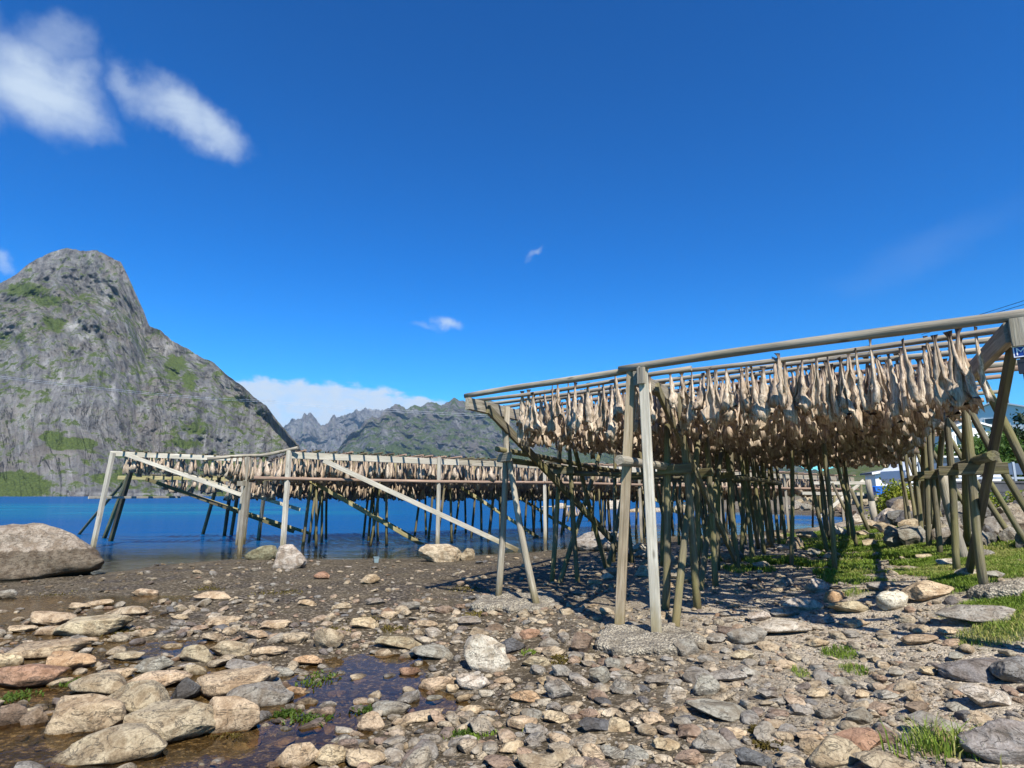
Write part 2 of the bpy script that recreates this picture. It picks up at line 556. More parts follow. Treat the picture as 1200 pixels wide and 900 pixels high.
def mountain_mat(name, far=False):
    m, T = new_mat(name)
    geo = T.n('ShaderNodeNewGeometry')
    v = geo.outputs['Position']
    g = T.n('ShaderNodeAttribute', attribute_name='green').outputs['Fac']
    wv = T.n('ShaderNodeAttribute', attribute_name='pale').outputs['Fac']
    k = 0.28 if far else 1.0
    n1 = T.noise(v, 0.010 * k, 8, 0.62, 0.5)
    n2 = T.noise(v, 0.055 * k, 8, 0.7, 0.3)
    lu = T.n('ShaderNodeCombineXYZ', i_0=T.n('ShaderNodeAttribute', attribute_name='lat').outputs['Fac'], i_1=T.n('ShaderNodeAttribute', attribute_name='upl').outputs['Fac']).outputs[0]
    st = T.noise(T.mapping(lu, (0.075 * k, 0.011 * k, 1)), 1.0, 7, 0.65, 0.4)
    crk = T.noise(T.mapping(lu, (0.030 * k, 0.009 * k, 1)), 1.0, 6, 0.6, 1.0)
    fine = T.noise(v, 0.35 * k, 4, 0.7)
    rock = T.ramp(T.m('ADD', T.m('MULTIPLY', n2, 0.5), T.m('MULTIPLY', st, 0.5)),
                  [(0.38, (0.050, 0.050, 0.052)), (0.5, (0.160, 0.157, 0.158)), (0.61, (0.275, 0.27, 0.265))])
    rock = T.mix(T.m('MULTIPLY', T.step(n1, 0.45, 0.62), 0.35), rock, (0.20, 0.165, 0.13))
    cr = T.step(T.m('ABSOLUTE', T.m('SUBTRACT', crk, 0.5)), 0.016, 0.002)
    cr = T.m('MULTIPLY', cr, T.step(n1, 0.42, 0.60))
    rock = T.mix(T.m('MULTIPLY', cr, 0.7), rock, (0.05, 0.05, 0.055))
    rock = T.mix(T.m('MULTIPLY', T.step(st, 0.60, 0.72), 0.5), rock, (0.36, 0.35, 0.345))
    rock = T.mix(wv, rock, (0.45, 0.44, 0.42))
    gm = T.m('ADD', g, T.m('MULTIPLY', T.m('SUBTRACT', n2, 0.5), 1.7))
    green = T.ramp(fine, [(0.3, (0.045, 0.062, 0.018)), (0.55, (0.085, 0.115, 0.032)), (0.75, (0.13, 0.16, 0.05))])
    c = T.mix(T.step(gm, 0.31, 0.50), rock, green)
    h = T.m('ADD', T.m('MULTIPLY', n2, 1.0), T.m('ADD', T.m('MULTIPLY', fine, 0.25), T.m('MULTIPLY', T.m('ADD', st, T.m('MULTIPLY', cr, -0.6)), 0.7)))
    b = T.n('ShaderNodeBsdfPrincipled', i_Base_Color=c, i_Roughness=0.9, i_Normal=T.bump(h, 1.0, 16.0 / k if far else 11.0))
    b.inputs['Specular IOR Level'].default_value = 0.1
    finish(T, b)
    return m


M['mountain'] = mountain_mat('mountain_rock')
M['mountain_far'] = mountain_mat('far_mountain_rock', True)


def fish_mat(name, rnd_attr):
    m, T = new_mat(name)
    tc = T.n('ShaderNodeTexCoord')
    geo = T.n('ShaderNodeNewGeometry')
    v = geo.outputs['Position']
    if rnd_attr:
        r = T.n('ShaderNodeAttribute', attribute_name='rnd').outputs['Fac']
    else:
        r = T.n('ShaderNodeObjectInfo').outputs['Random']
    al = T.n('ShaderNodeAttribute', attribute_name='along').outputs['Fac']
    body = T.ramp(r, [(0.0, (0.54, 0.43, 0.325)), (0.35, (0.68, 0.58, 0.46)), (0.7, (0.43, 0.335, 0.25)), (1.0, (0.60, 0.485, 0.375))])
    st = T.noise(T.mapping(v, (70, 70, 7)), 1.0, 4, 0.65)
    c = T.mix(T.m('MULTIPLY', T.step(st, 0.58, 0.40), 0.75), body, (0.20, 0.135, 0.08))
    bl = T.noise(v, 22.0, 4, 0.6)
    c = T.mix(T.m('MULTIPLY', T.step(bl, 0.55, 0.72), 0.55), c, (0.33, 0.195, 0.095))
    c = T.mix(T.step(al, 0.12, -0.06), c, (0.12, 0.085, 0.06))
    c = T.mix(T.m('MULTIPLY', T.step(al, 0.95, 1.05), 0.15), c, (0.25, 0.15, 0.08))
    b = T.n('ShaderNodeBsdfPrincipled', i_Base_Color=c, i_Roughness=0.6, i_Normal=T.bump(T.m('ADD', st, bl), 0.6, 0.01))
    tl = T.n('ShaderNodeBsdfTranslucent', i_Color=c)
    finish(T, T.n('ShaderNodeMixShader', i_0=0.15, i_1=b.outputs[0], i_2=tl.outputs[0]))
    return m


M['fish'] = fish_mat('dried_cod_flesh', False)
M['fishes'] = fish_mat('dried_cod_mass', True)


def leaf_mat(name, a, b_, c_):
    m, T = new_mat(name)
    geo = T.n('ShaderNodeNewGeometry')
    r = T.n('ShaderNodeAttribute', attribute_name='rnd').outputs['Fac']
    c = T.ramp(r, [(0.0, a), (0.5, b_), (1.0, c_)])
    d = T.n('ShaderNodeBsdfPrincipled', i_Base_Color=c, i_Roughness=0.55)
    d.inputs['Specular IOR Level'].default_value = 0.25
    t = T.n('ShaderNodeBsdfTranslucent', i_Color=c)
    finish(T, T.n('ShaderNodeMixShader', i_0=0.3, i_1=d.outputs[0], i_2=t.outputs[0]))
    return m


M['grass'] = leaf_mat('short_grass', (0.10, 0.155, 0.018), (0.165, 0.245, 0.030), (0.40, 0.35, 0.13))
M['leaf_green'] = leaf_mat('mid_green_leaves', (0.035, 0.075, 0.012), (0.065, 0.125, 0.022), (0.10, 0.165, 0.035))
M['leaf_dark'] = leaf_mat('dark_needles', (0.012, 0.026, 0.010), (0.022, 0.042, 0.014), (0.035, 0.058, 0.018))
M['leaf_lime'] = leaf_mat('lime_leaves', (0.13, 0.17, 0.015), (0.21, 0.25, 0.025), (0.29, 0.30, 0.04))
M['bark'] = plain('bark', (0.10, 0.08, 0.06), 0.9, 0, 0.3, 9)
M['white_paint'] = plain('white_painted_cladding', (0.78, 0.78, 0.76), 0.55, 0, 0.05)
M['grey_roof'] = plain('grey_roof_tiles', (0.13, 0.13, 0.14), 0.7, 0, 0.2)
M['glass'] = plain('dark_window_glass', (0.03, 0.04, 0.055), 0.08, 0, 0.1)
M['wall'] = plain('dark_retaining_wall', (0.055, 0.058, 0.066), 0.9, 0, 0.3, 3)  # dark blue-grey: the shade on the road wall is part of this colour
M['steel'] = plain('galvanised_steel', (0.45, 0.47, 0.50), 0.4, 0.6, 0.1)
M['railing'] = plain('blue_grey_railing', (0.055, 0.085, 0.14), 0.5, 0, 0.1)
M['car_paint'] = plain('white_car_paint', (0.75, 0.76, 0.77), 0.25, 0, 0.02)
M['rubber'] = plain('black_rubber', (0.02, 0.02, 0.02), 0.8)
M['blue_plastic'] = plain('blue_plastic', (0.01, 0.12, 0.50), 0.4, 0, 0.05)
M['pale_blue'] = plain('pale_blue_plastic', (0.16, 0.22, 0.24), 0.5, 0, 0.15)
M['sign_blue'] = plain('blue_enamel', (0.012, 0.045, 0.26), 0.35, 0, 0.06)
M['sign_white'] = plain('white_enamel', (0.80, 0.80, 0.80), 0.35, 0, 0.02)
M['black_box'] = plain('black_painted_box', (0.012, 0.013, 0.02), 0.5, 0, 0.1)
M['cable'] = plain('grey_cable', (0.55, 0.57, 0.60), 0.5, 0, 0.02)
M['cable_dark'] = plain('dark_cable', (0.02, 0.02, 0.025), 0.6, 0, 0.02)
M['snow'] = plain('snow_patch', (0.8, 0.8, 0.82), 0.7, 0, 0.02)


def concrete_mat():
    m, T = new_mat('crumbling_gravel_concrete')
    v = T.n('ShaderNodeNewGeometry').outputs['Position']
    vo = T.n('ShaderNodeTexVoronoi', i_Vector=v, i_Scale=42.0)
    cc = T.n('ShaderNodeSeparateColor', i_0=vo.outputs['Color'])
    c = T.ramp(cc.outputs[0], [(0.0, (0.18, 0.155, 0.115)), (0.5, (0.28, 0.245, 0.185)), (1.0, (0.38, 0.34, 0.26))])
    c = T.mix(T.step(vo.outputs['Distance'], 0.45, 0.75), c, (0.10, 0.088, 0.07))
    sn = T.noise(v, 4.5, 5, 0.65)
    c = T.mix(T.m('MULTIPLY', T.step(sn, 0.52, 0.36), 0.75), c, (0.10, 0.082, 0.058))
    b = T.n('ShaderNodeBsdfPrincipled', i_Base_Color=c, i_Roughness=0.95, i_Normal=T.bump(T.m('SUBTRACT', 1.0, vo.outputs['Distance']), 0.9, 0.02))
    finish(T, b)
    return m


M['concrete'] = concrete_mat()

# ------------------------------------------------------------------ terrain
def at(px, py, z):
    d = px_dir(px, py)
    t = (z - CAM_Z) / d[2]
    return d[0] * t, d[1] * t


_cp = []
for (px, py, z) in (
        (0, 890, .05), (150, 890, .05), (350, 890, .06), (600, 890, .13), (800, 890, .2), (1000, 890, .26), (1190, 890, .36),
        (0, 800, .05), (150, 800, .07), (300, 800, .07), (450, 800, .07), (600, 800, .14), (750, 800, .2), (900, 800, .27), (1050, 800, .33), (1190, 800, .40),
        (0, 720, .06), (200, 720, .09), (400, 720, .12), (583, 704, .19), (631, 711, .19), (770, 750, .22), (725, 738, .24), (900, 735, .35), (1040, 735, .43), (1155, 693, .78), (1200, 720, .70),
        (0, 690, .02), (110, 672, 0), (200, 661, 0), (300, 654, 0.01), (450, 655, 0.01), (560, 651, 0.01), (640, 646, .02), (700, 640, .03),
        (780, 628, 0), (860, 613, 0), (930, 609, 0),
        (690, 680, .22), (820, 713, .32), (860, 690, .38), (900, 670, .45), (950, 650, .5), (780, 660, .33),
        (1000, 700, .55), (985, 660, .6), (1000, 630, .6), (1121, 669, .8), (1101, 652, .83), (1080, 630, .9), (1200, 660, .9), (1200, 630, 1.1), (1040, 620, .7)):
    _cp.append((*at(px, py, z), z))
_cp += [(-20, 20, -.5), (-12, 20, -.35), (-8, 21, -.4), (-3, 22, -.45), (2, 24, -.4), (-10, 26, -.8), (0, 32, -.8), (-30, 40, -2), (0, 60, -2), (8, 45, -1.5), (-60, 100, -4), (0, 150, -6),
        (22, 56, -.05), (28, 56, .1), (34, 62, .7), (30, 75, 1.5), (47, 75, 2.3), (60, 90, 4), (14, 40, -1.2), (18, 44, -1.4), (24, 46, -1.2), (20, 39, -.6),
        (14, 24, .5), (17, 30, .3), (12, 26, .1), (20, 32, .35), (24, 36, .6), (30, 45, 1.2),
        (9, 13, .95), (12, 14, 1.2), (15, 17, 1.45), (20, 22, 1.5), (14, 21, 1.3), (22, 26, 2.2), (34, 27, 2.3), (18, 28, 1.6), (40, 50, 2.6), (60, 70, 7), (80, 100, 10), (130, 200, 20), (200, 300, 28),
        (60, 40, 6), (60, 20, 4), (25, 10, 2.0), (20, 0, 1.5), (10, 0, .9), (5, 0, .3), (0, 0, .12), (-8, 0, .06), (-20, 5, .0), (-20, 12, -.2), (10, 4, .95),
        (-100, 60, -4), (60, 200, -2), (20, 110, -1.5), (50, 140, 2)]
_cp = np.array(_cp)
_C2 = 0.6 ** 2


def _phi(ax, ay):
    return np.sqrt((ax[..., None] - _cp[:, 0]) ** 2 + (ay[..., None] - _cp[:, 1]) ** 2 + _C2)


_A = _phi(_cp[:, 0], _cp[:, 1])
_n = len(_cp)
_big = np.zeros((_n + 3, _n + 3))
_big[:_n, :_n] = _A + np.eye(_n) * -0.25
_big[:_n, _n:] = np.c_[np.ones(_n), _cp[:, :2]]
_big[_n:, :_n] = _big[:_n, _n:].T
_W = np.linalg.solve(_big, np.r_[_cp[:, 2], 0, 0, 0])

# tide pools: (px, py, half width px, depth of the dip)
POOL_Z = 0.075
POOLS = []
for (px, py, wpx, hpx) in ((435, 780, 52, 13), (460, 800, 40, 10), (350, 862, 50, 15), (405, 838, 30, 9), (512, 826, 36, 9), (30, 876, 60, 22), (95, 880, 60, 14),
                           (232, 830, 34, 16), (240, 792, 40, 10), (60, 815, 60, 8), (200, 760, 60, 8), (150, 702, 60, 6), (245, 688, 36, 4), (290, 880, 40, 12), (30, 702, 50, 7),
                           (578, 836, 14, 5), (400, 815, 40, 8)):
    x0, y0 = at(px, py, POOL_Z)
    _, ya = at(px, py - hpx, POOL_Z)
    _, yb = at(px, py + hpx, POOL_Z)
    POOLS.append((x0, (ya + yb) / 2, 0.95 * wpx * y0 / FPX, 0.95 * max(0.12, (ya - yb) / 2)))


def H(x, y, detail=True):
    x, y = np.asarray(x, float), np.asarray(y, float)
    sh = np.broadcast(x, y).shape
    x, y = np.broadcast_to(x, sh).ravel(), np.broadcast_to(y, sh).ravel()
    z = np.empty(x.size)
    for a in range(0, x.size, 20000):
        sl_ = slice(a, a + 20000)
        z[sl_] = _phi(x[sl_], y[sl_]) @ _W[:_n] + _W[_n] + _W[_n + 1] * x[sl_] + _W[_n + 2] * y[sl_]
    r = np.hypot(x, y)
    azd = np.degrees(np.arctan2(x, np.maximum(y, 1e-3)))
    far = sstep(r, 180, 380)
    z = z * (1 - far) + np.where(azd > 30, 22 + (azd - 30) * 0.4, -9) * far
    if detail:
        near = 1 - sstep(r, 25, 80)
        flat = 1 - 0.55 * sstep(z, 0.2, 0.02)
        z = z + (fbm(P3(x * 0.5, y * 0.5, 1.7), 3) * 0.055 + fbm(P3(x * 2.2, y * 2.2, 4.1), 3) * 0.028) * near * flat
        z = z + fbm(P3(x * 9, y * 9, 8.1), 2) * 0.010 * (1 - sstep(r, 9, 20))
        z = z + np.maximum(0, z - 1.5) * 0.25 * fbm(P3(x * .06, y * .06, 2.2), 3) * sstep(r, 20, 60)
    wet = np.nonzero((np.abs(x + 3) < 8) & (y > 2) & (y < 13))[0]
    if len(wet):
        xs_, ys_, zs_ = x[wet], y[wet], z[wet]
        floor_ = POOL_Z - 0.050 + 0.055 * fbm(P3(xs_ * 3.1, ys_ * 3.1, 6.6), 3)
        for (x0, y0, rx, ry) in POOLS:
            q = ((xs_ - x0) / rx) ** 2 + ((ys_ - y0) / ry) ** 2
            zs_ = zs_ - np.exp(-q ** 1.5 * 0.7) * np.maximum(0.0, zs_ - floor_)
        z[wet] = zs_
    return z.reshape(sh)


def hz(x, y):
    return float(H(np.array([x]), np.array([y]))[0])


def ray_ground(px, py, tmax=80):
    """where the line of sight through a pixel meets the ground"""
    d = px_dir(px, py)
    d = d / d[1]
    ys = np.concatenate([np.linspace(2.5, 12, 400), np.linspace(12.05, tmax, 500)])
    zs = CAM_Z + d[2] * ys
    hs = H(d[0] * ys, ys)
    k = np.argmax(zs <= hs)
    if zs[k] > hs[k]:
        k = len(ys) - 1
    return d[0] * ys[k], ys[k], hs[k]


GRASS = []   # world ellipses (x, y, rx, ry, strength)
for (px, py, wpx, hpx, s_) in ((985, 664, 34, 9, 1), (1010, 680, 26, 9, 1), (1010, 650, 30, 7, .9), (985, 640, 30, 5, 1), (960, 627, 26, 5, 1), (1010, 622, 34, 6, 1.1), (1040, 630, 20, 6, .8),
                               (1080, 650, 30, 12, 1), (1120, 660, 40, 14, 1.1), (1170, 660, 50, 18, 1.2), (1130, 680, 26, 9, 1), (1100, 668, 18, 8, .8), (1190, 640, 40, 14, 1.2), (1230, 660, 60, 30, 1.2),
                               (1165, 745, 40, 15, 1.1), (1190, 722, 40, 12, 1), (1140, 712, 36, 6, .9), (985, 766, 18, 5, .9), (938, 790, 9, 5, .8), (1000, 786, 14, 4, .8), (1005, 708, 14, 4, .8),
                               (880, 668, 26, 6, .7), (915, 658, 26, 6, .8), (850, 655, 26, 4, .5), (1040, 700, 14, 5, .7), (1230, 720, 60, 30, 1.1), (1005, 694, 20, 5, .7), (1060, 640, 40, 9, 1.1), (1100, 655, 40, 10, 1.1), (1150, 668, 50, 12, 1.2), (1080, 672, 24, 8, 1), (1110, 690, 30, 8, 1), (1175, 710, 34, 8, 1.1), (990, 672, 24, 6, 1), (970, 634, 34, 5, 1.1)):
    x0, y0, z0 = ray_ground(px, py)
    _, ya, _ = ray_ground(px, py - hpx)
    _, yb, _ = ray_ground(px, py + hpx)
    GRASS.append((x0, (ya + yb) / 2, wpx * y0 / FPX, max(0.15, min(3.0, (ya - yb) / 2)), s_))


PATH = []
for (px, py, wpx, hpx) in ((1060, 657, 11, 6), (1055, 666, 13, 6), (1050, 676, 17, 7), (1040, 688, 26, 8), (1022, 702, 38, 8), (1060, 700, 24, 6), (965, 668, 12, 8)):
    x0, y0, z0 = ray_ground(px, py)
    _, ya, _ = ray_ground(px, py - hpx)
    _, yb, _ = ray_ground(px, py + hpx)
    PATH.append((x0, (ya + yb) / 2, wpx * y0 / FPX, max(0.15, min(3.0, (ya - yb) / 2))))


def grass_at(x, y):
    g = np.zeros(np.shape(x))
    for (x0, y0, rx, ry, s_) in GRASS:
        q = ((x - x0) / rx) ** 2 + ((y - y0) / ry) ** 2
        g = np.maximum(g, s_ * np.clip(1.6 - q, 0, 1))
    far = sstep(y, 24, 34) * sstep(H_base(x, y), 1.3, 1.9)
    g = np.maximum(g, far)
    for (px_, py_, rx, ry) in PATH:
        q = ((x - px_) / rx) ** 2 + ((y - py_) / ry) ** 2
        g = g * sstep(q, 0.55, 1.3)
    return g * np.clip(0.75 + 0.9 * fbm(P3(np.asarray(x) * 1.6, np.asarray(y) * 1.6, 5.5), 3), 0, 1.2)


def H_base(x, y):
    return H(x, y, False)


def build_ground():
    na, nr = 420, 390
    az = np.radians(np.linspace(-105, 105, na))
    rr = np.concatenate([[0.5], 1.0 * (3000 / 1.0) ** (np.linspace(0, 1, nr - 1) ** 1.12)])
    A_, R_ = np.meshgrid(az, rr)
    x, y = (R_ * np.sin(A_)).ravel(), (R_ * np.cos(A_) - 0.6).ravel()
    z = H(x, y)
    gs = np.clip(grass_at(x, y), 0, 1)
    az_ = x / np.maximum(y, 0.5)
    gravel = np.clip(sstep(H_base(x, y), 0.16, 0.36), 0, 1) * 0.95 * (1 - 0.75 * sstep(y, 24, 40))
    i = np.arange(nr - 1)[:, None] * na + np.arange(na - 1)
    f = np.stack([i, i + 1, i + na + 1, i + na], -1).reshape(-1, 4)[:, ::-1]
    me = mesh_np('ground', np.c_[x, y, z], f, M['ground'], True, {'gravel': gravel, 'grass': gs})
    tag(link('ground', me), 'brown tidal mud and grey gravel rising to a grassy bank', kind='structure')


build_ground()


def build_sea():
    na, nr = 200, 220
    az = np.radians(np.linspace(-110, 75, na))
    rr = 6.0 * (16000 / 6.0) ** np.linspace(0, 1, nr)
    A_, R_ = np.meshgrid(az, rr)
    x, y = (R_ * np.sin(A_)).ravel(), (R_ * np.cos(A_)).ravel()
    dep = -H(x, y)
    azd = np.degrees(np.arctan2(x, y))
    sand = sstep(y, 38, 60) * sstep(y, 150, 95) * sstep(azd, -4, -22)
    i = np.arange(nr - 1)[:, None] * na + np.arange(na - 1)
    f = np.stack([i, i + 1, i + na + 1, i + na], -1).reshape(-1, 4)[:, ::-1]
    # drop cells wholly under dry land
    fz = dep[f].max(1)
    f = f[fz > -0.12]
    me = mesh_np('sea', np.c_[x, y, np.zeros_like(x)], f, M['sea'], True, {'depth': np.clip(dep, -1, 10), 'sand': sand})
    tag(link('sea', me), 'blue fjord water lapping the stony shore', kind='structure')
    # standing water left on the flat
    xs, ys = np.meshgrid(np.linspace(-9.5, 1.6, 90), np.linspace(2.8, 10.6, 70))
    x, y = xs.ravel(), ys.ravel()
    i = np.arange(69)[:, None] * 90 + np.arange(89)
    f = np.stack([i, i + 1, i + 91, i + 90], -1).reshape(-1, 4)
    hh = H(x, y)
    f = f[hh[f].min(1) < POOL_Z + 0.02]
    me = mesh_np('tide_pool_water', np.c_[x, y, np.full(x.size, POOL_Z)], f, M['pool'], True)
    tag(link('tide_pool_water', me), 'shallow brown tide pools between the stones', kind='structure')


build_sea()


# ------------------------------------------------------------------ mountains
def slope_of(px, py):
    d = px_dir(px, py)
    return d[2] / math.hypot(d[0], d[1])


def project(x, y, z):
    cp, sp = math.cos(PITCH), math.sin(PITCH)
    zz = z - CAM_Z
    f = y * cp + zz * sp
    v = -y * sp + zz * cp
    return 600 + FPX * x / f, 450 - FPX * v / f


def mountain(name, sil, ds, dr, mat, label, blobs, pales, nc, nr, amp, seed, base_green=0.1, prof=1.0, rough=1.0, smooth=(), jag=0.0):
    sx = np.array([a for a, _ in sil], float)
    sy = np.array([b for _, b in sil], float)
    px = np.linspace(sx[0], sx[-1], nc)
    py = np.interp(px, sx, sy)
    py = py + rough * 2.2 * fbm(P3(px * 0.05, 0.3, seed), 4) + rough * 1.2 * fbm(P3(px * 0.35, 0.7, seed + 3.3), 3) - jag * (fbm(P3(px * 0.055, 1.7, seed + 1.3), 4, .55, 2.0, True) - .35)
    sl_ = np.array([slope_of(a, b) for a, b in zip(px, py)])
    dirs = np.array([px_dir(a, b)[:2] for a, b in zip(px, py)])
    dirs /= np.linalg.norm(dirs, axis=1)[:, None]
    DS = np.interp(px, [a for a, _ in ds], [b for _, b in ds])
    DR = np.interp(px, [a for a, _ in dr], [b for _, b in dr])
    t = np.concatenate([np.linspace(-0.04, 1, nr), 1 + np.linspace(0.03, 0.6, 10)])
    T_, _ = np.meshgrid(t, px, indexing='ij')
    tf = np.clip(T_, -0.04, 1)
    d = DS + (DR - DS) * T_
    Hr = sl_ * DR
    g = np.where(tf > 0, np.abs(tf) ** prof, tf)
    z = Hr * g - np.clip(T_ - 1, 0, 1) * Hr * 1.3
    ppx0, ppy0 = project(dirs[:, 0] * d, dirs[:, 1] * d, z)
    w = np.clip(tf * 6, 0, 1) * np.clip((1 - tf) * 5, 0, 1)
    for (bx, by, rx, ry, s_) in smooth:
        w = w * (1 - s_ * np.exp(-(((ppx0 - bx) / rx) ** 2 + ((ppy0 - by) / ry) ** 2)))
    q = P3(dirs[:, 0] * d, dirs[:, 1] * d, z * 1.0) / amp
    lat = np.broadcast_to(np.arctan2(dirs[:, 0], dirs[:, 1]) * np.mean(DR), d.shape)
    upl = T_ * np.hypot(DR - DS, Hr)
    lat = lat + upl * 0.12 + amp * 1.2 * fbm(np.stack([lat / amp * .12, upl / amp * .12, np.full(d.shape, seed)], -1), 3)
    q = np.stack([lat, upl, np.full(d.shape, seed * 3.1)], -1) / amp
    n1 = fbm(q * np.array([0.20, 0.11, 1]) + seed, 6, 0.55, 2.0, True)
    n2 = fbm(q * np.array([0.7, 0.16, 1]) + seed * 2, 5, 0.55)
    n3 = fbm(q * np.array([1.5, 0.45, 1]) + seed * 3, 4, 0.6, 2.1, True)
    n4 = fbm(q * np.array([3.6, 1.5, 1]) + seed * 4, 3, 0.6)
    d2 = d + w * amp * (n1 * 2.3 + n2 * 1.1 + n3 * 0.5 + n4 * 0.24)
    z2 = z + w * amp * (0.30 * n1 + .10 * n3)
    # nothing in front may poke above the skyline
    lim = sl_ * d2 * 0.997
    z2 = np.where((T_ < 1) & (z2 > lim), lim, z2)
    x, y = dirs[:, 0] * d2, dirs[:, 1] * d2
    ppx, ppy = project(x, y, z2 + CAM_Z * 0)
    # gentler ledges carry grass
    dz, dd_ = np.gradient(z2, axis=0), np.gradient(d2, axis=0)
    slope = np.degrees(np.arctan2(dz, np.maximum(dd_, 1e-3)))
    ledge = sstep(slope, 50, 18) * (T_ < 1)
    green = np.full(x.shape, base_green) + 0.15 * ledge
    for (bx, by, rx, ry, s_) in blobs:
        green = np.maximum(green, (s_ * 1.0 + .12 * ledge) * np.exp(-(((ppx - bx) / rx) ** 2 + ((ppy - by) / ry) ** 2)))
    pale = np.zeros(x.shape)
    for (bx, by, rx, ry, s_) in pales:
        pale = np.maximum(pale, s_ * np.exp(-(((ppx - bx) / rx) ** 2 + ((ppy - by) / ry) ** 2) * 1.5))
    pale = pale * np.clip(0.6 + 2.0 * fbm(P3(ppx * 0.12, ppy * 0.12, seed), 3), 0, 1)
    R_, C_ = x.shape
    i = np.arange(R_ - 1)[:, None] * C_ + np.arange(C_ - 1)
    f = np.stack([i, i + 1, i + C_ + 1, i + C_], -1).reshape(-1, 4)
    me = mesh_np(name, np.c_[x.ravel(), y.ravel(), z2.ravel()], f, mat, True, {'green': green.ravel(), 'pale': pale.ravel(), 'lat': lat.ravel(), 'upl': upl.ravel()})
    return tag(link(name, me), label, kind='structure')


mountain('mountain', [(-420, 470), (-250, 400), (-120, 370), (-40, 346), (0, 331), (18, 322), (30, 311), (45, 301), (62, 294), (78, 290), (95, 293), (112, 292), (128, 300), (142, 306), (150, 322), (160, 345),
                      (168, 362), (175, 380), (188, 386), (202, 398), (222, 408), (236, 418), (250, 424), (268, 440), (284, 452), (298, 464), (312, 474), (326, 492), (338, 507), (350, 520), (362, 548), (376, 574), (386, 581)],
         [(-420, 1300), (0, 900), (200, 860), (386, 950)], [(-420, 2000), (0, 1500), (100, 1500), (200, 1350), (300, 1150), (386, 960)], M['mountain'],
         'steep grey rock mountain with green ledges rising from the fjord',
         [(10, 568, 50, 16, 1.0), (30, 575, 30, 8, .9), (80, 520, 34, 9, 1.0), (60, 512, 18, 8, .8), (28, 340, 34, 10, .75), (55, 352, 26, 12, .6), (62, 380, 26, 14, .62), (20, 395, 30, 9, .5), (100, 300, 40, 8, .38),
          (205, 430, 18, 22, .62), (222, 445, 14, 16, .6), (230, 500, 30, 16, .52), (215, 520, 40, 10, .5), (150, 555, 26, 10, .75), (120, 560, 20, 7, .7), (265, 545, 40, 12, .5), (300, 560, 50, 8, .7), (180, 390, 20, 16, .42),
          (160, 430, 26, 14, .4), (270, 470, 24, 14, .45), (130, 330, 16, 12, .35), (320, 530, 16, 16, .4), (340, 560, 30, 9, .8), (95, 345, 20, 30, .38)],
         [(85, 382, 14, 6, .8), (100, 394, 12, 5, .85), (20, 378, 26, 7, .35), (30, 470, 50, 50, .22), (195, 405, 10, 12, .5), (70, 450, 40, 30, .18), (100, 579, 400, 1.6, .5), (120, 350, 10, 10, .4)],
         540, 235, 46.0, 3.1, 0.262, 0.92, 1.0, [(70, 470, 150, 60, .8), (230, 470, 60, 40, .35), (330, 530, 60, 60, .4)])

mountain('far_mountain', [(300, 560), (318, 520), (335, 500), (345, 491), (354, 488), (362, 486), (370, 492), (376, 498), (384, 495), (390, 489), (398, 491), (406, 489), (420, 483), (430, 481), (440, 484), (448, 482), (460, 490), (500, 500), (560, 520), (620, 545), (660, 575), (670, 581)],
         [(300, 5200), (670, 5200)], [(300, 6900), (670, 6500)], M['mountain_far'],
         'jagged blue grey peaks under a bank of white cloud', [(400, 545, 60, 24, .5), (360, 520, 20, 12, .25)],
         [(321, 519, 3, 1.5, 1.0), (350, 540, 2, 2, .5)], 330, 100, 170.0, 8.7, 0.16, 1.0, 1.0, (), 9.0)
mountain('green_mountain', [(352, 578), (372, 556), (392, 530), (410, 512), (425, 498), (436, 488), (444, 486), (452, 480), (463, 476), (478, 478), (492, 476), (505, 474), (520, 472), (532, 469), (545, 470), (562, 468), (585, 474), (610, 480), (640, 488), (670, 494), (700, 502), (735, 510), (780, 518),
                            (820, 527), (870, 536), (920, 545), (970, 556), (1040, 568), (1100, 580)],
         [(352, 2900), (1100, 2300)], [(352, 3900), (560, 4300), (800, 3800), (1100, 2500)], M['mountain_far'],
         'long green and grey mountainside across the fjord',
         [(480, 540, 90, 30, .62), (440, 560, 60, 14, .7), (560, 550, 50, 20, .45), (620, 540, 50, 14, .5), (600, 515, 30, 8, .5), (700, 535, 60, 16, .5), (600, 574, 400, 6, .8), (520, 500, 40, 16, .36), (780, 560, 100, 12, .5)],
         [(500, 579, 500, 1.2, .6)], 400, 130, 120.0, 5.3, 0.28, 0.95, 1.0, (), 7.0)


# ------------------------------------------------------------------ stones
def ico(sub):
    p = (1 + 5 ** 0.5) / 2
    v = [(-1, p, 0), (1, p, 0), (-1, -p, 0), (1, -p, 0), (0, -1, p), (0, 1, p), (0, -1, -p), (0, 1, -p), (p, 0, -1), (p, 0, 1), (-p, 0, -1), (-p, 0, 1)]
    f = [(0, 11, 5), (0, 5, 1), (0, 1, 7), (0, 7, 10), (0, 10, 11), (1, 5, 9), (5, 11, 4), (11, 10, 2), (10, 7, 6), (7, 1, 8), (3, 9, 4), (3, 4, 2), (3, 2, 6), (3, 6, 8), (3, 8, 9), (4, 9, 5), (2, 4, 11), (6, 2, 10), (8, 6, 7), (9, 8, 1)]
    v = [Vector(a).normalized() for a in v]
    for _ in range(sub):
        mid, nf = {}, []

        def md(a, b):
            k = (min(a, b), max(a, b))
            if k not in mid:
                mid[k] = len(v)
                v.append((v[a] + v[b]).normalized())
            return mid[k]
        for a, b, c in f:
            ab, bc, ca = md(a, b), md(b, c), md(c, a)
            nf += [(a, ab, ca), (b, bc, ab), (c, ca, bc), (ab, bc, ca)]
        f = nf
    return np.array([tuple(a) for a in v]), np.array(f, np.int32)


ICO = {k: ico(k) for k in (0, 1, 2, 3, 4)}


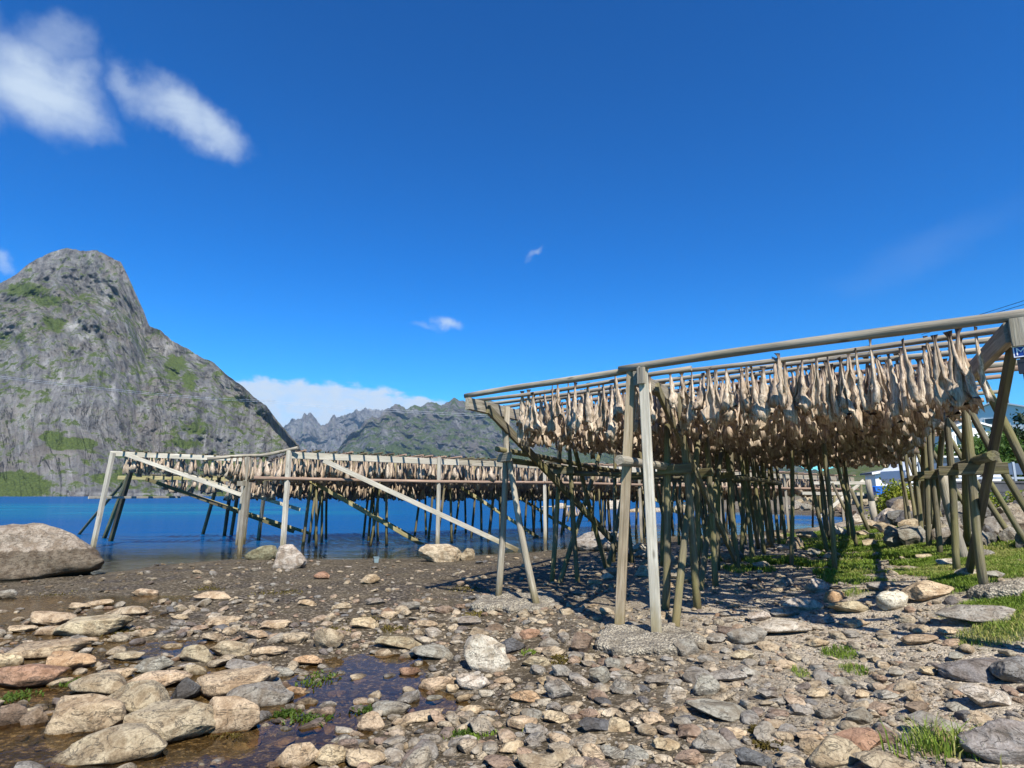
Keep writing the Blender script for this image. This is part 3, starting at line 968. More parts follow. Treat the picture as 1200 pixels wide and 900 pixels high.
def rock_shape(seed, sub, cuts=9, rounding=0.35, rough=0.06):
    """unit rock about 1 x 1 x 1 (half extents 0.5), chipped by random planes"""
    g = np.random.default_rng(seed)
    v = ICO[sub][0].copy()
    for _ in range(cuts):
        n = g.normal(size=3)
        n[2] *= 0.8
        n /= np.linalg.norm(n)
        c = g.uniform(0.55, 0.86)
        dd = v @ n - c
        v = v - np.where(dd > 0, dd * (1 - rounding * 0.5), 0)[:, None] * n
    v = v * (1 + 0.20 * fbm(v * 1.1 + seed * 1.37, 2))[:, None]
    if sub >= 2:
        v = v * (1 + rough * fbm(v * 3.2 + seed * 2.1, 3))[:, None]
    if sub >= 4:
        v = v * (1 + 0.025 * fbm(v * 11 + seed, 3))[:, None]
    lo, hi = v.min(0), v.max(0)
    return (v - (lo + hi) / 2) / (hi - lo)


ROUND = [mesh_np('stone', rock_shape(100 + k, 4, 12, 0.35, 0.05), ICO[4][1], M['stone']) for k in range(10)]
ANGULAR = [mesh_np('stone', rock_shape(200 + k, 4, 16, 0.0, 0.045), ICO[4][1], M['stone']) for k in range(10)]
for _m in ANGULAR: _m.set_sharp_from_angle(angle=R(24))
BIG = [mesh_np('boulder', rock_shape(300 + k, 4, 9, 0.45, 0.09), ICO[4][1], M['stone']) for k in range(8)]

TAN, BUFF, GREY, SLATE, RED, PALE, BROWN, ORANGE = ((0.44, 0.345, 0.225), (0.37, 0.305, 0.205), (0.27, 0.25, 0.21), (0.105, 0.105, 0.105), (0.31, 0.19, 0.12), (0.48, 0.43, 0.35), (0.21, 0.155, 0.11), (0.46, 0.31, 0.18))
PLACED = []   # (x, y, radius)


def stone(px, py, w, h, colr, label, group=None, kindname='stone', meshes=None, sink=0.22, hh=None, rz=None, cat=None):
    """a stone whose middle is seen at (px, py), w x h pixels in the photograph"""
    x, y, z = ray_ground(px, py + h * 0.22)
    W = w * y / FPX
    dep = math.atan((CAM_Z - z) / y)
    D = W * random.uniform(0.5, 0.68)
    if hh is None:
        hh = (h * y / FPX - D * 0.75 * math.sin(dep)) / math.cos(dep)
        hh = min(max(hh, 0.16 * W), 0.8 * W)
    hh *= 1.0 / (1 - sink)
    me = random.choice(meshes or ROUND)
    o = link(kindname, me)
    o.scale = (W * 1.04, D * 1.04, hh)
    o.location = (x, y, z + hh * (0.5 - sink))
    o.rotation_euler = (random.uniform(-.1, .1), random.uniform(-.12, .12), random.uniform(-.35, .35) if rz is None else rz)
    j = random.uniform(0.88, 1.12)
    o.color = (colr[0] * j, colr[1] * j * random.uniform(.97, 1.03), colr[2] * j, 0.12)
    tag(o, label, cat or kindname.replace('_', ' '), group)
    PLACED.append((x, y, max(W, D) * 0.5))
    return o


NAMED = [
    (130, 882, 112, 46, BUFF, 'large tan stone jutting from the brown pool, lowest of the pool stones', 1),
    (98, 845, 90, 48, TAN, 'big rounded tan stone with fine cracks at the edge of the brown pool', 1),
    (200, 855, 88, 44, BUFF, 'low grey brown stone with green weed on its shoulder among the pool stones', 2),
    (268, 847, 64, 40, TAN, 'blocky tan stone standing at the rim of the dark pool', 1),
    (163, 825, 76, 38, BUFF, 'long slanted grey tan stone between two rounded pool stones', 1),
    (118, 808, 66, 28, BUFF, 'smooth oval grey tan stone behind the big cracked tan stone', 1),
    (277, 805, 82, 32, TAN, 'broad flat tan slab beside the blue gleam of the pool', 1),
    (305, 817, 66, 30, GREY, 'pale grey speckled stone leaning against a broad tan slab', 2),
    (218, 814, 30, 26, SLATE, 'dark grey angular stone standing in the pool channel', 2),
    (183, 797, 66, 22, TAN, 'long low tan stone at the pool channel', 1),
    (80, 778, 60, 20, ORANGE, 'flat orange tan stone lying in thin water', 1),
    (57, 762, 86, 16, TAN, 'thin wide yellowish slab lying across the wet mud', 1),
    (30, 797, 80, 30, RED, 'broad reddish brown slab at the waterside', 1),
    (110, 735, 78, 26, BUFF, 'long sloping buff slab with a dark crack', 1),
    (60, 727, 46, 15, TAN, 'low tan stone beside a long sloping buff slab', 1),
    (150, 718, 48, 12, BUFF, 'thin flat stone behind the long sloping buff slab', 1),
    (230, 770, 34, 20, BUFF, 'small domed buff stone on dark wet mud', 1),
    (270, 763, 42, 20, BUFF, 'oval grey buff stone with a flat top on the mud', 1),
    (283, 782, 44, 15, GREY, 'flat grey stone with a straight front edge above the pool', 2),
    (177, 782, 42, 18, GREY, 'grey stone half sunk in thin water', 1),
    (385, 753, 34, 24, BUFF, 'upright buff stone beside the reflecting pool', 1),
    (315, 765, 38, 13, TAN, 'narrow tan stone on the mud by the reflecting pool', 1),
    (347, 893, 46, 28, TAN, 'tan stone cut off by the picture bottom beside a smaller rounded one', 1),
    (387, 888, 42, 24, TAN, 'rounded tan stone next to a cut off tan stone', 1),
    (427, 892, 44, 20, TAN, 'flat tan stone on brown mud beside rounded tan stones', 1),
    (10, 848, 30, 28, BROWN, 'brown wet stone against the pool edge', 1),
    (38, 848, 26, 26, BROWN, 'pointed brown stone standing in the brown pool', 2),
    (8, 778, 32, 17, TAN, 'tan stone cut off beside a thin yellowish slab', 1),
    (433, 681, 22, 11, TAN, 'small yellow tan stone alone on the dark upper mud', 1),
    (377, 677, 18, 9, RED, 'small reddish stone alone on dark gravel below the white boulder', 1),
    (427, 732, 30, 14, TAN, 'low tan stone above the reflecting pool', 1),
    (467, 754, 50, 15, BUFF, 'flat slab at the back rim of the reflecting pool', 1),
    (508, 766, 52, 16, GREY, 'flat grey slab beside the tall whitish rock', 1),
    (572, 774, 52, 40, PALE, 'tall angular whitish rock standing on the mud', 2),
    (600, 760, 32, 17, SLATE, 'dark slate stone just behind the tall whitish rock', 2),
    (513, 803, 42, 16, TAN, 'bright tan slab at the end of the reflecting pool', 1),
    (458, 832, 42, 17, GREY, 'smooth grey green stone beside the small blue pool', 1),
    (435, 852, 30, 21, TAN, 'lumpy tan stone at the edge of the dark pool', 1),
    (617, 818, 36, 14, ORANGE, 'orange flat stone on brown mud', 1),
    (655, 812, 30, 21, GREY, 'squarish grey stone with a shaded left face', 2),
    (682, 758, 28, 23, BROWN, 'brown rock leaning at the edge of the concrete footing', 2),
    (728, 807, 25, 16, GREY, 'light grey chunk with a flat top on gravel', 2),
    (842, 833, 68, 18, GREY, 'long flat grey slab lying on the gravel', 1),
    (833, 875, 38, 24, GREY, 'grey stone with white spots near the dark slate lump', 1),
    (883, 892, 37, 20, SLATE, 'dark slate lump lying on the gravel', 2),
    (978, 888, 60, 32, BUFF, 'broad brown grey boulder at the picture bottom before the grass tuft', 1),
    (1010, 869, 52, 26, RED, 'reddish brown angular rock among grey gravel', 2),
    (1034, 893, 56, 22, BUFF, 'tan grey rock between the reddish rock and the grass tuft', 2),
    (1007, 843, 32, 20, GREY, 'round grey stone above the reddish rock', 1),
    (1097, 853, 52, 26, GREY, 'grey block behind the grass tuft', 2),
    (1155, 819, 54, 28, PALE, 'flat pale tan block on the fine gravel', 2),
    (827, 807, 30, 22, GREY, 'mottled grey stone on gravel beside a flat slab', 1),
    (805, 763, 28, 22, GREY, 'light grey stone beside the concrete footing', 2),
    (1047, 708, 34, 20, PALE, 'pale domed stone beside the path', 1),
    (1090, 696, 56, 22, TAN, 'flat tan step stone at the grass edge', 2),
    (957, 690, 30, 16, PALE, 'pale stone in the path where the shadow crosses', 1),
    (978, 702, 24, 13, ORANGE, 'orange brown stone beside a pale path stone', 1),
    (995, 713, 44, 15, BUFF, 'low brown stone just below the orange path stone', 1),
    (940, 710, 42, 15, PALE, 'light slab beside the dark rack shadow', 1),
    (877, 748, 44, 18, GREY, 'grey slab below the dark rack shadow', 1),
    (912, 737, 60, 18, PALE, 'wide pale slab crossed by the forked shadow', 1),
    (1150, 723, 88, 13, GREY, 'long grey ledge of rock beside the grass', 1),
    (853, 795, 40, 14, GREY, 'grey flat stone on the gravel slope', 2),
    (1077, 750, 38, 12, TAN, 'low tan outcrop on the fine gravel', 1),
    (1077, 832, 32, 15, BROWN, 'wedge shaped brown stone with a dark shaded face', 2),
]
MORE = [  # more stones of the photograph: px, py, w, h, colour
    (333, 862, 20, 14, GREY), (345, 812, 26, 12, ORANGE), (210, 725, 18, 8, TAN), (172, 743, 18, 9, TAN), (170, 697, 28, 11, TAN), (115, 708, 30, 9, TAN), (92, 712, 24, 8, TAN), (7, 700, 18, 12, GREY), (250, 700, 40, 11, TAN),
    (323, 733, 34, 11, TAN), (262, 730, 38, 13, TAN), (138, 792, 36, 13, TAN), (227, 791, 30, 16, BUFF), (553, 833, 26, 10, TAN), (497, 839, 44, 12, TAN), (622, 839, 26, 14, GREY), (612, 851, 33, 17, TAN), (627, 858, 26, 14, GREY),
    (703, 797, 24, 19, GREY), (600, 878, 28, 13, TAN), (663, 890, 34, 18, BUFF), (633, 895, 50, 18, BUFF), (553, 802, 38, 16, PALE), (652, 842, 34, 14, TAN), (657, 868, 28, 13, TAN), (695, 887, 24, 19, TAN), (717, 885, 30, 15, GREY),
    (723, 852, 26, 15, TAN), (697, 853, 34, 17, SLATE), (628, 777, 30, 13, BUFF), (510, 824, 20, 10, GREY), (545, 820, 20, 9, TAN), (470, 848, 22, 10, TAN), (530, 810, 14, 9, TAN), (480, 790, 24, 10, RED), (345, 750, 30, 12, BUFF),
    (300, 745, 26, 11, TAN), (360, 775, 30, 12, ORANGE), (330, 790, 26, 13, GREY), (60, 740, 34, 10, TAN), (25, 738, 30, 9, TAN), (200, 760, 26, 10, TAN), (100, 752, 28, 9, TAN), (150, 770, 34, 11, BUFF), (250, 748, 26, 10, BUFF),
    (400, 712, 22, 8, BUFF), (360, 708, 20, 8, TAN), (440, 706, 22, 8, GREY), (480, 712, 24, 9, GREY), (520, 716, 22, 9, BROWN), (550, 730, 26, 11, GREY), (500, 733, 24, 10, TAN), (455, 722, 22, 9, TAN), (580, 738, 22, 10, BROWN),
    (620, 745, 24, 11, RED), (650, 765, 28, 12, BUFF), (660, 790, 26, 14, GREY), (640, 800, 20, 10, TAN), (590, 800, 22, 9, TAN), (570, 815, 18, 8, PALE), (740, 830, 24, 12, BUFF), (765, 845, 26, 14, TAN), (790, 815, 24, 14, PALE),
    (770, 800, 26, 13, GREY), (750, 785, 24, 12, BROWN), (720, 780, 24, 14, GREY), (800, 850, 22, 12, GREY), (780, 875, 30, 15, TAN), (745, 885, 28, 14, GREY), (860, 860, 26, 12, TAN), (910, 850, 24, 12, BUFF), (940, 835, 26, 13, GREY),
    (960, 815, 24, 12, TAN), (900, 815, 28, 13, GREY), (880, 790, 24, 11, GREY), (920, 780, 24, 10, TAN), (870, 770, 26, 12, BUFF), (840, 750, 28, 12, GREY), (830, 775, 22, 12, GREY), (960, 755, 26, 10, TAN), (1000, 745, 24, 9, GREY),
    (1020, 770, 26, 10, PALE), (1050, 790, 24, 10, GREY), (1090, 790, 22, 10, TAN), (1040, 815, 26, 11, GREY), (1070, 870, 30, 16, GREY), (950, 865, 28, 14, TAN), (930, 885, 26, 13, GREY), (1120, 830, 24, 11, GREY), (1120, 770, 22, 9, GREY),
    (985, 800, 24, 10, GREY), (1010, 815, 22, 10, TAN), (920, 720, 30, 12, GREY), (890, 725, 26, 11, PALE), (1030, 690, 24, 11, GREY), (1005, 732, 28, 10, TAN), (970, 728, 22, 9, GREY), (1110, 740, 26, 8, TAN), (1065, 735, 22, 8, GREY),
]
BOULDERS = [
    (30, 662, 156, 66, (0.33, 0.285, 0.225), 'huge smooth rounded boulder standing in the shallows', 0),
    (340, 660, 38, 28, PALE, 'round white boulder at the foot of the rack corner post', 1),
    (308, 652, 36, 17, (0.22, 0.21, 0.13), 'yellow green boulder just behind the round white boulder', 2),
    (516, 653, 46, 22, (0.46, 0.39, 0.27), 'smooth cream boulder carrying a rack post at the waterline', 3),
    (473, 647, 38, 18, (0.27, 0.24, 0.18), 'grey brown boulder beside the smooth cream boulder', 4),
    (548, 654, 17, 14, BUFF, 'small round boulder standing beside the smooth cream boulder', 5),
    (706, 640, 66, 24, (0.30, 0.275, 0.235), 'large shaded boulder at the waterline under the near rack', 6),
    (452, 650, 16, 15, GREY, 'small grey boulder under the rack leg at the waterline', 7),
    (1189, 790, 54, 30, (0.20, 0.19, 0.18), 'dark boulder cut off behind the grey slab', 3),
    (1144, 788, 70, 26, (0.19, 0.175, 0.16), 'dark grey boulder with a pale blue grey top on the gravel', 4),
    (1190, 878, 104, 50, (0.30, 0.28, 0.25), 'big mottled grey rock slab beside the grass tuft', 5),
]


def build_stones():
    for (px, py, w, h, c, lab, shp) in NAMED:
        stone(px, py, w, h, c, lab, None, 'stone', ROUND if shp == 1 else ANGULAR)
    word = {TAN: 'tan', BUFF: 'buff', GREY: 'grey', SLATE: 'slate', RED: 'reddish', PALE: 'pale', BROWN: 'brown', ORANGE: 'orange'}
    for (px, py, w, h, c) in MORE:
        where = 'flat small {} stone lying on the muddy tidal flat' if px < 640 else 'small {} stone lying on the gravel slope'
        lab = where.format(word[c])
        stone(px, py, w, h, c, lab, lab.replace('stone', 'stones'), 'stone', ROUND if px < 640 and c != GREY else ANGULAR)
    for (px, py, w, h, c, lab, k) in BOULDERS:
        o = stone(px, py, w, h, c, lab, None, 'boulder', [BIG[k]], 0.25)
        if py > 770: o.color[3] = 0.0
        if w > 150: o.color[3] = 0.60
        if w == 66 and py == 640: o.color[3] = 0.22
    # rocks out in the water and along the far side of the inlet
    for (px, py, w, h, c) in ((285, 612, 40, 20, TAN), (262, 616, 60, 10, BROWN), (305, 606, 24, 14, BUFF), (415, 613, 40, 16, BROWN), (445, 616, 36, 12, BROWN), (480, 606, 30, 14, TAN), (505, 610, 26, 16, BUFF), (535, 607, 30, 16, PALE),
                              (555, 604, 24, 20, TAN), (575, 610, 30, 14, TAN), (600, 612, 26, 10, GREY), (625, 611, 24, 12, BUFF), (658, 603, 24, 22, PALE), (648, 612, 30, 12, TAN), (680, 612, 26, 10, GREY), (720, 600, 26, 22, PALE),
                              (742, 608, 30, 16, TAN), (700, 611, 26, 10, BUFF), (765, 606, 24, 14, PALE), (785, 612, 30, 12, GREY), (800, 604, 22, 16, BUFF), (40, 609, 12, 4, BROWN), (825, 610, 26, 12, TAN), (640, 600, 16, 12, GREY)):
        o = stone(px, py, w, h, c, 'lit boulder on the low skerry in the water beyond the far rack', 'boulders on the skerry beyond the far rack', 'boulder', BIG, 0.3)
        if py == 609:
            tag(o, 'small dark rock breaking the water surface near the big rounded boulder', 'boulder', None)
            del o['group']
    for k in range(30):
        px, py = random.uniform(925, 1040), random.uniform(584, 603)
        w = random.uniform(8, 20)
        stone(px, py, w, w * .5, random.choice((GREY, BROWN, BUFF)), 'rock on the brown far shore of the inlet behind the racks', 'rocks on the far shore of the inlet', 'boulder', ANGULAR, .25)
    # rubble under the near rack
    for k in range(46):
        px, py = random.uniform(690, 930), random.uniform(622, 690)
        if py < 650 - (px - 690) * 0.12:
            continue
        w = random.uniform(12, 26)
        cw, cc = random.choice((('grey', GREY), ('buff', BUFF), ('pale', PALE), ('tan', TAN)))
        stone(px, py, w, w * random.uniform(.4, .6), cc, cw + ' angular rock of the rubble in the shade under the near rack', 'rubble rocks under the near rack', 'stone', ANGULAR)
    for (px, py, w, h) in ((985, 625, 22, 12), (1005, 612, 18, 12), (1022, 618, 26, 12), (1045, 612, 34, 20), (1062, 606, 40, 26), (1038, 622, 26, 14), (1070, 622, 30, 18), (1012, 628, 16, 8), (1052, 634, 18, 11), (1062, 636, 14, 9),
                           (1020, 640, 20, 10), (955, 650, 22, 11), (975, 652, 20, 8), (1085, 656, 20, 9), (1030, 652, 16, 7), (930, 640, 24, 14), (945, 630, 22, 10), (1110, 662, 24, 10), (1135, 672, 26, 10), (1165, 676, 30, 10), (1155, 650, 18, 8)):
        stone(px, py, w, h, random.choice((GREY, BUFF, PALE)), 'grey rock lying in the grass beyond the path', 'rocks in the grass beyond the path', 'stone', ANGULAR)
    # rock armour below the road wall
    for k in range(92):
        px = random.uniform(1046, 1250)
        py = random.uniform(588, 640) - (px < 1085) * random.uniform(0, 6)
        w = random.uniform(16, 36)
        cw, cc = random.choice((('grey', GREY), ('grey', GREY), ('dark grey', (0.15, 0.145, 0.135)), ('dark grey', (0.13, 0.125, 0.12)), ('buff', (0.30, 0.26, 0.19))))
        stone(px, py, w, w * random.uniform(.6, .85), cc, ('big ' if w > 26 else 'small ') + cw + ' armour rock heaped on the bank below the dark road wall', 'armour rocks below the road wall', 'armour_rock', ANGULAR, 0.15)

    # loose stones and pebbles too many to count
    arr = list(PLACED)
    PX, PY, PR = (np.array([a[k] for a in arr]) for k in range(3))
    V, F, RN = [], [], []
    base = 0

    def scatter(n, smin, smax, power, ymin, ymax, sub, protos, dens, zmin):
        nonlocal base
        u = rng.random(n)
        y = ymin * (ymax / ymin) ** (u ** 0.9)
        x = y * rng.uniform(-1.1, 1.3, n)
        size = smin * (smax / smin) ** (rng.random(n) ** power)
        size = size * np.clip(y / 9, 1, 2.6) ** 0.5
        hb = H(x, y)
        g = grass_at(x, y)
        right = sstep(hb, 0.14, 0.34)
        keep = (hb > zmin) & (g < 0.35 + 0.2 * rng.random(n)) & (rng.random(n) < dens[0] + (dens[1] - dens[0]) * right)
        clump = fbm(P3(x * 0.8, y * 0.8, 3.3), 3)
        keep &= (clump + right * 0.8 > -0.28 + 0.4 * rng.random(n) - 0.2)
        inpool = np.zeros(n, bool)
        for (x0, y0, rx, ry) in POOLS:
            inpool |= (((x - x0) / rx) ** 2 + ((y - y0) / ry) ** 2) < 0.8
        keep &= ~(inpool & (rng.random(n) < 0.9))
        keep &= y > 2.7
        keep &= rng.random(n) > 0.62 * sstep(y, 8.0, 11.5) * (1 - right)
        idx = np.nonzero(keep)[0]
        x, y, size, hb = x[idx], y[idx], size[idx], hb[idx]
        dmin = np.full(len(x), 9.0)
        for a in range(0, len(x), 4000):
            q = slice(a, a + 4000)
            dmin[q] = (np.hypot(x[q, None] - PX, y[q, None] - PY) - PR * 0.85).min(1)
        ok = dmin > size * 0.2
        x, y, size, hb = x[ok], y[ok], size[ok], hb[ok]
        m = len(x)
        f0 = ICO[sub][1]
        pv = np.stack(protos)                       # (k, nv, 3)
        sel = rng.integers(0, len(protos), m)
        v = pv[sel]
        sc = np.stack([size, size * rng.uniform(.55, .95, m), size * rng.uniform(.25, .6, m)], -1)
        v = v * sc[:, None, :]
        tx, ty = rng.normal(0, .16, m)[:, None], rng.normal(0, .16, m)[:, None]
        zz = v[..., 2] + v[..., 0] * tx + v[..., 1] * ty
        a = rng.uniform(0, 6.283, m)[:, None]
        xx = v[..., 0] * np.cos(a) - v[..., 1] * np.sin(a)
        yy = v[..., 0] * np.sin(a) + v[..., 1] * np.cos(a)
        v = np.stack([xx + x[:, None], yy + y[:, None], zz + (hb + sc[:, 2] * 0.18)[:, None]], -1)
        nv = v.shape[1]
        V.append(v.reshape(-1, 3))
        F.append((f0[None] + (np.arange(m) * nv)[:, None, None] + base).reshape(-1, 3))
        rr = np.clip(rng.random(m) * 0.98, 0, 1)
        RN.append(np.repeat(rr, nv))
        base += m * nv

    p2 = [rock_shape(400 + k, 2, 11, 0.3) for k in range(14)]
    p1 = [rock_shape(440 + k, 1, 8, 0.4) for k in range(14)]
    p0 = [rock_shape(470 + k, 0, 3, 0.4) for k in range(10)]
    scatter(1900, 0.11, 0.24, 1.5, 3.0, 10, 2, p2, (0.80, 0.34), -0.02)
    scatter(5200, 0.07, 0.18, 1.3, 3.0, 16, 1, p1, (0.80, 0.34), -0.02)
    scatter(13500, 0.03, 0.10, 1.3, 3.0, 17, 1, p1, (0.58, 0.9), -0.03)
    scatter(44000, 0.012, 0.04, 1.2, 3.0, 15, 0, p0, (0.42, 0.97), -0.01)
    me = mesh_np('pebbles', np.concatenate(V), np.concatenate(F), M['stones'], False, {'rnd': np.concatenate(RN)})
    tag(link('pebbles', me), 'loose stones and pebbles strewn over the whole foreshore', 'pebbles', kind='stuff')


build_stones()


# ------------------------------------------------------------------ timber members: local Z runs along the member
def frame_of(p0, p1, up=(0, 0, 1)):
    p0, p1 = Vector(p0), Vector(p1)
    z = (p1 - p0).normalized()
    u = Vector(up)
    if abs(z.dot(u)) > 0.97:
        u = Vector((0.2, 1, 0))
    x = u.cross(z).normalized()
    y = z.cross(x)
    m = Matrix((x, y, z)).transposed().to_4x4()
    m.translation = p0
    return m, (p1 - p0).length


def log(name, p0, p1, r0, r1, mat, parent, n=9, rings=8, bend=0.028, label=None):
    m, L = frame_of(p0, p1)
    seed = random.random() * 50
    vs, fs = [], []
    for k in range(rings):
        t = k / (rings - 1)
        r = r0 + (r1 - r0) * t
        w = math.sin(math.pi * t)
        ox, oy = bend * w * math.sin(seed + t * 3), bend * w * math.cos(seed * 1.7 + t * 2)
        for j in range(n):
            a = 2 * math.pi * j / n
            rr = r * (1 + 0.07 * math.sin(seed + j * 2.1 + k * 1.3))
            vs.append((ox + rr * math.cos(a), oy + rr * math.sin(a), t * L))
    for k in range(rings - 1):
        for j in range(n):
            fs.append((k * n + j, k * n + (j + 1) % n, (k + 1) * n + (j + 1) % n, (k + 1) * n + j))
    fs.append(tuple(range(n - 1, -1, -1)))
    fs.append(tuple(range((rings - 1) * n, rings * n)))
    me = bpy.data.meshes.new(name)
    me.from_pydata(vs, [], fs)
    me.polygons.foreach_set('use_smooth', [len(p.vertices) == 4 for p in me.polygons])
    me.materials.append(mat)
    o = link(name, me, parent, matrix=m)
    if label: o['label'] = label
    return o


def plank(name, p0, p1, w, h, mat, parent, up=(0, 0, 1), c=0.006):
    """sawn timber: w across, h along the up direction, chamfered edges"""
    m, L = frame_of(p0, p1, up)
    a, b = w / 2, h / 2
    prof = [(-a + c, -b), (a - c, -b), (a, -b + c), (a, b - c), (a - c, b), (-a + c, b), (-a, b - c), (-a, -b + c)]
    rings = 4
    vs, fs = [], []
    sx = random.uniform(-.008, .008)
    for k in range(rings):
        t = k / (rings - 1)
        for (u, v) in prof:
            vs.append((u + sx * math.sin(math.pi * t), v, t * L))
    for k in range(rings - 1):
        for j in range(8):
            fs.append((k * 8 + j, k * 8 + (j + 1) % 8, (k + 1) * 8 + (j + 1) % 8, (k + 1) * 8 + j))
    fs.append(tuple(range(7, -1, -1)))
    fs.append(tuple(range((rings - 1) * 8, rings * 8)))
    me = bpy.data.meshes.new(name)
    me.from_pydata(vs, [], fs)
    me.materials.append(mat)
    return link(name, me, parent, matrix=m)


# ------------------------------------------------------------------ the near rack
def z_at(px, py, x, y):
    """height of the point over (x, y) that is seen at row py"""
    d = px_dir(px, py)
    return CAM_Z + d[2] / d[1] * y


def ground_pt(px, py):
    return Vector(ray_ground(px, py))


fA1, fA2 = ground_pt(770, 751), ground_pt(725, 739)
fB1, fB2 = ground_pt(583, 704), ground_pt(631, 712)
pA, pB = fA2.lerp(fA1, 0.8), fB2.lerp(fB1, 0.85)
zA = z_at(762, 434, pA.x, pA.y)
E_ = Vector((1.264, -1.0, 0)).normalized()
BM = Vector((0.562, 1.0, 0)).normalized()
# left end: the left trestle stands under the end beam, a little back from the rail
_d = pB - pA
_det = E_.x * BM.y - E_.y * BM.x
sB = (_d.x * BM.y - _d.y * BM.x) / _det
tB = (E_.x * _d.y - E_.y * _d.x) / _det
pE = pA + E_ * sB
zB = z_at(548, 465, pE.x, pE.y)
# right corner: where the rail line meets the line of sight at px 1196
k_ = px_dir(1189, 378)
k_ = k_[0] / k_[1]
sC = (k_ * pA.y - pA.x) / (E_.x - k_ * E_.y)
pC = pA + E_ * sC
zC = z_at(1189, 376, pC.x, pC.y)


def zr(s):
    """underside of the front rail"""
    if s < 0:
        return zA + (zB - zA) * (s / sB) - 0.02
    return zA + (zC - zA) * (s / sC) - 0.02


TLEN = 13.6


def Q(s, t, z):
    p = pA + E_ * s + BM * t
    return Vector((p.x, p.y, z))


def QG(s, t, dz=-0.10):
    p = Q(s, t, 0)
    p.z = hz(p.x, p.y) + dz
    return p


print('A', pA, zA, 'B', pB, zB, 'C', pC, zC, 'sB', sB, 'tB', tB, 'sC', sC, 'endpx', 600 + FPX * 1.017 * pE.x / pE.y)


def fall(t):
    """the rack stays level while it goes back"""
    return 0.0


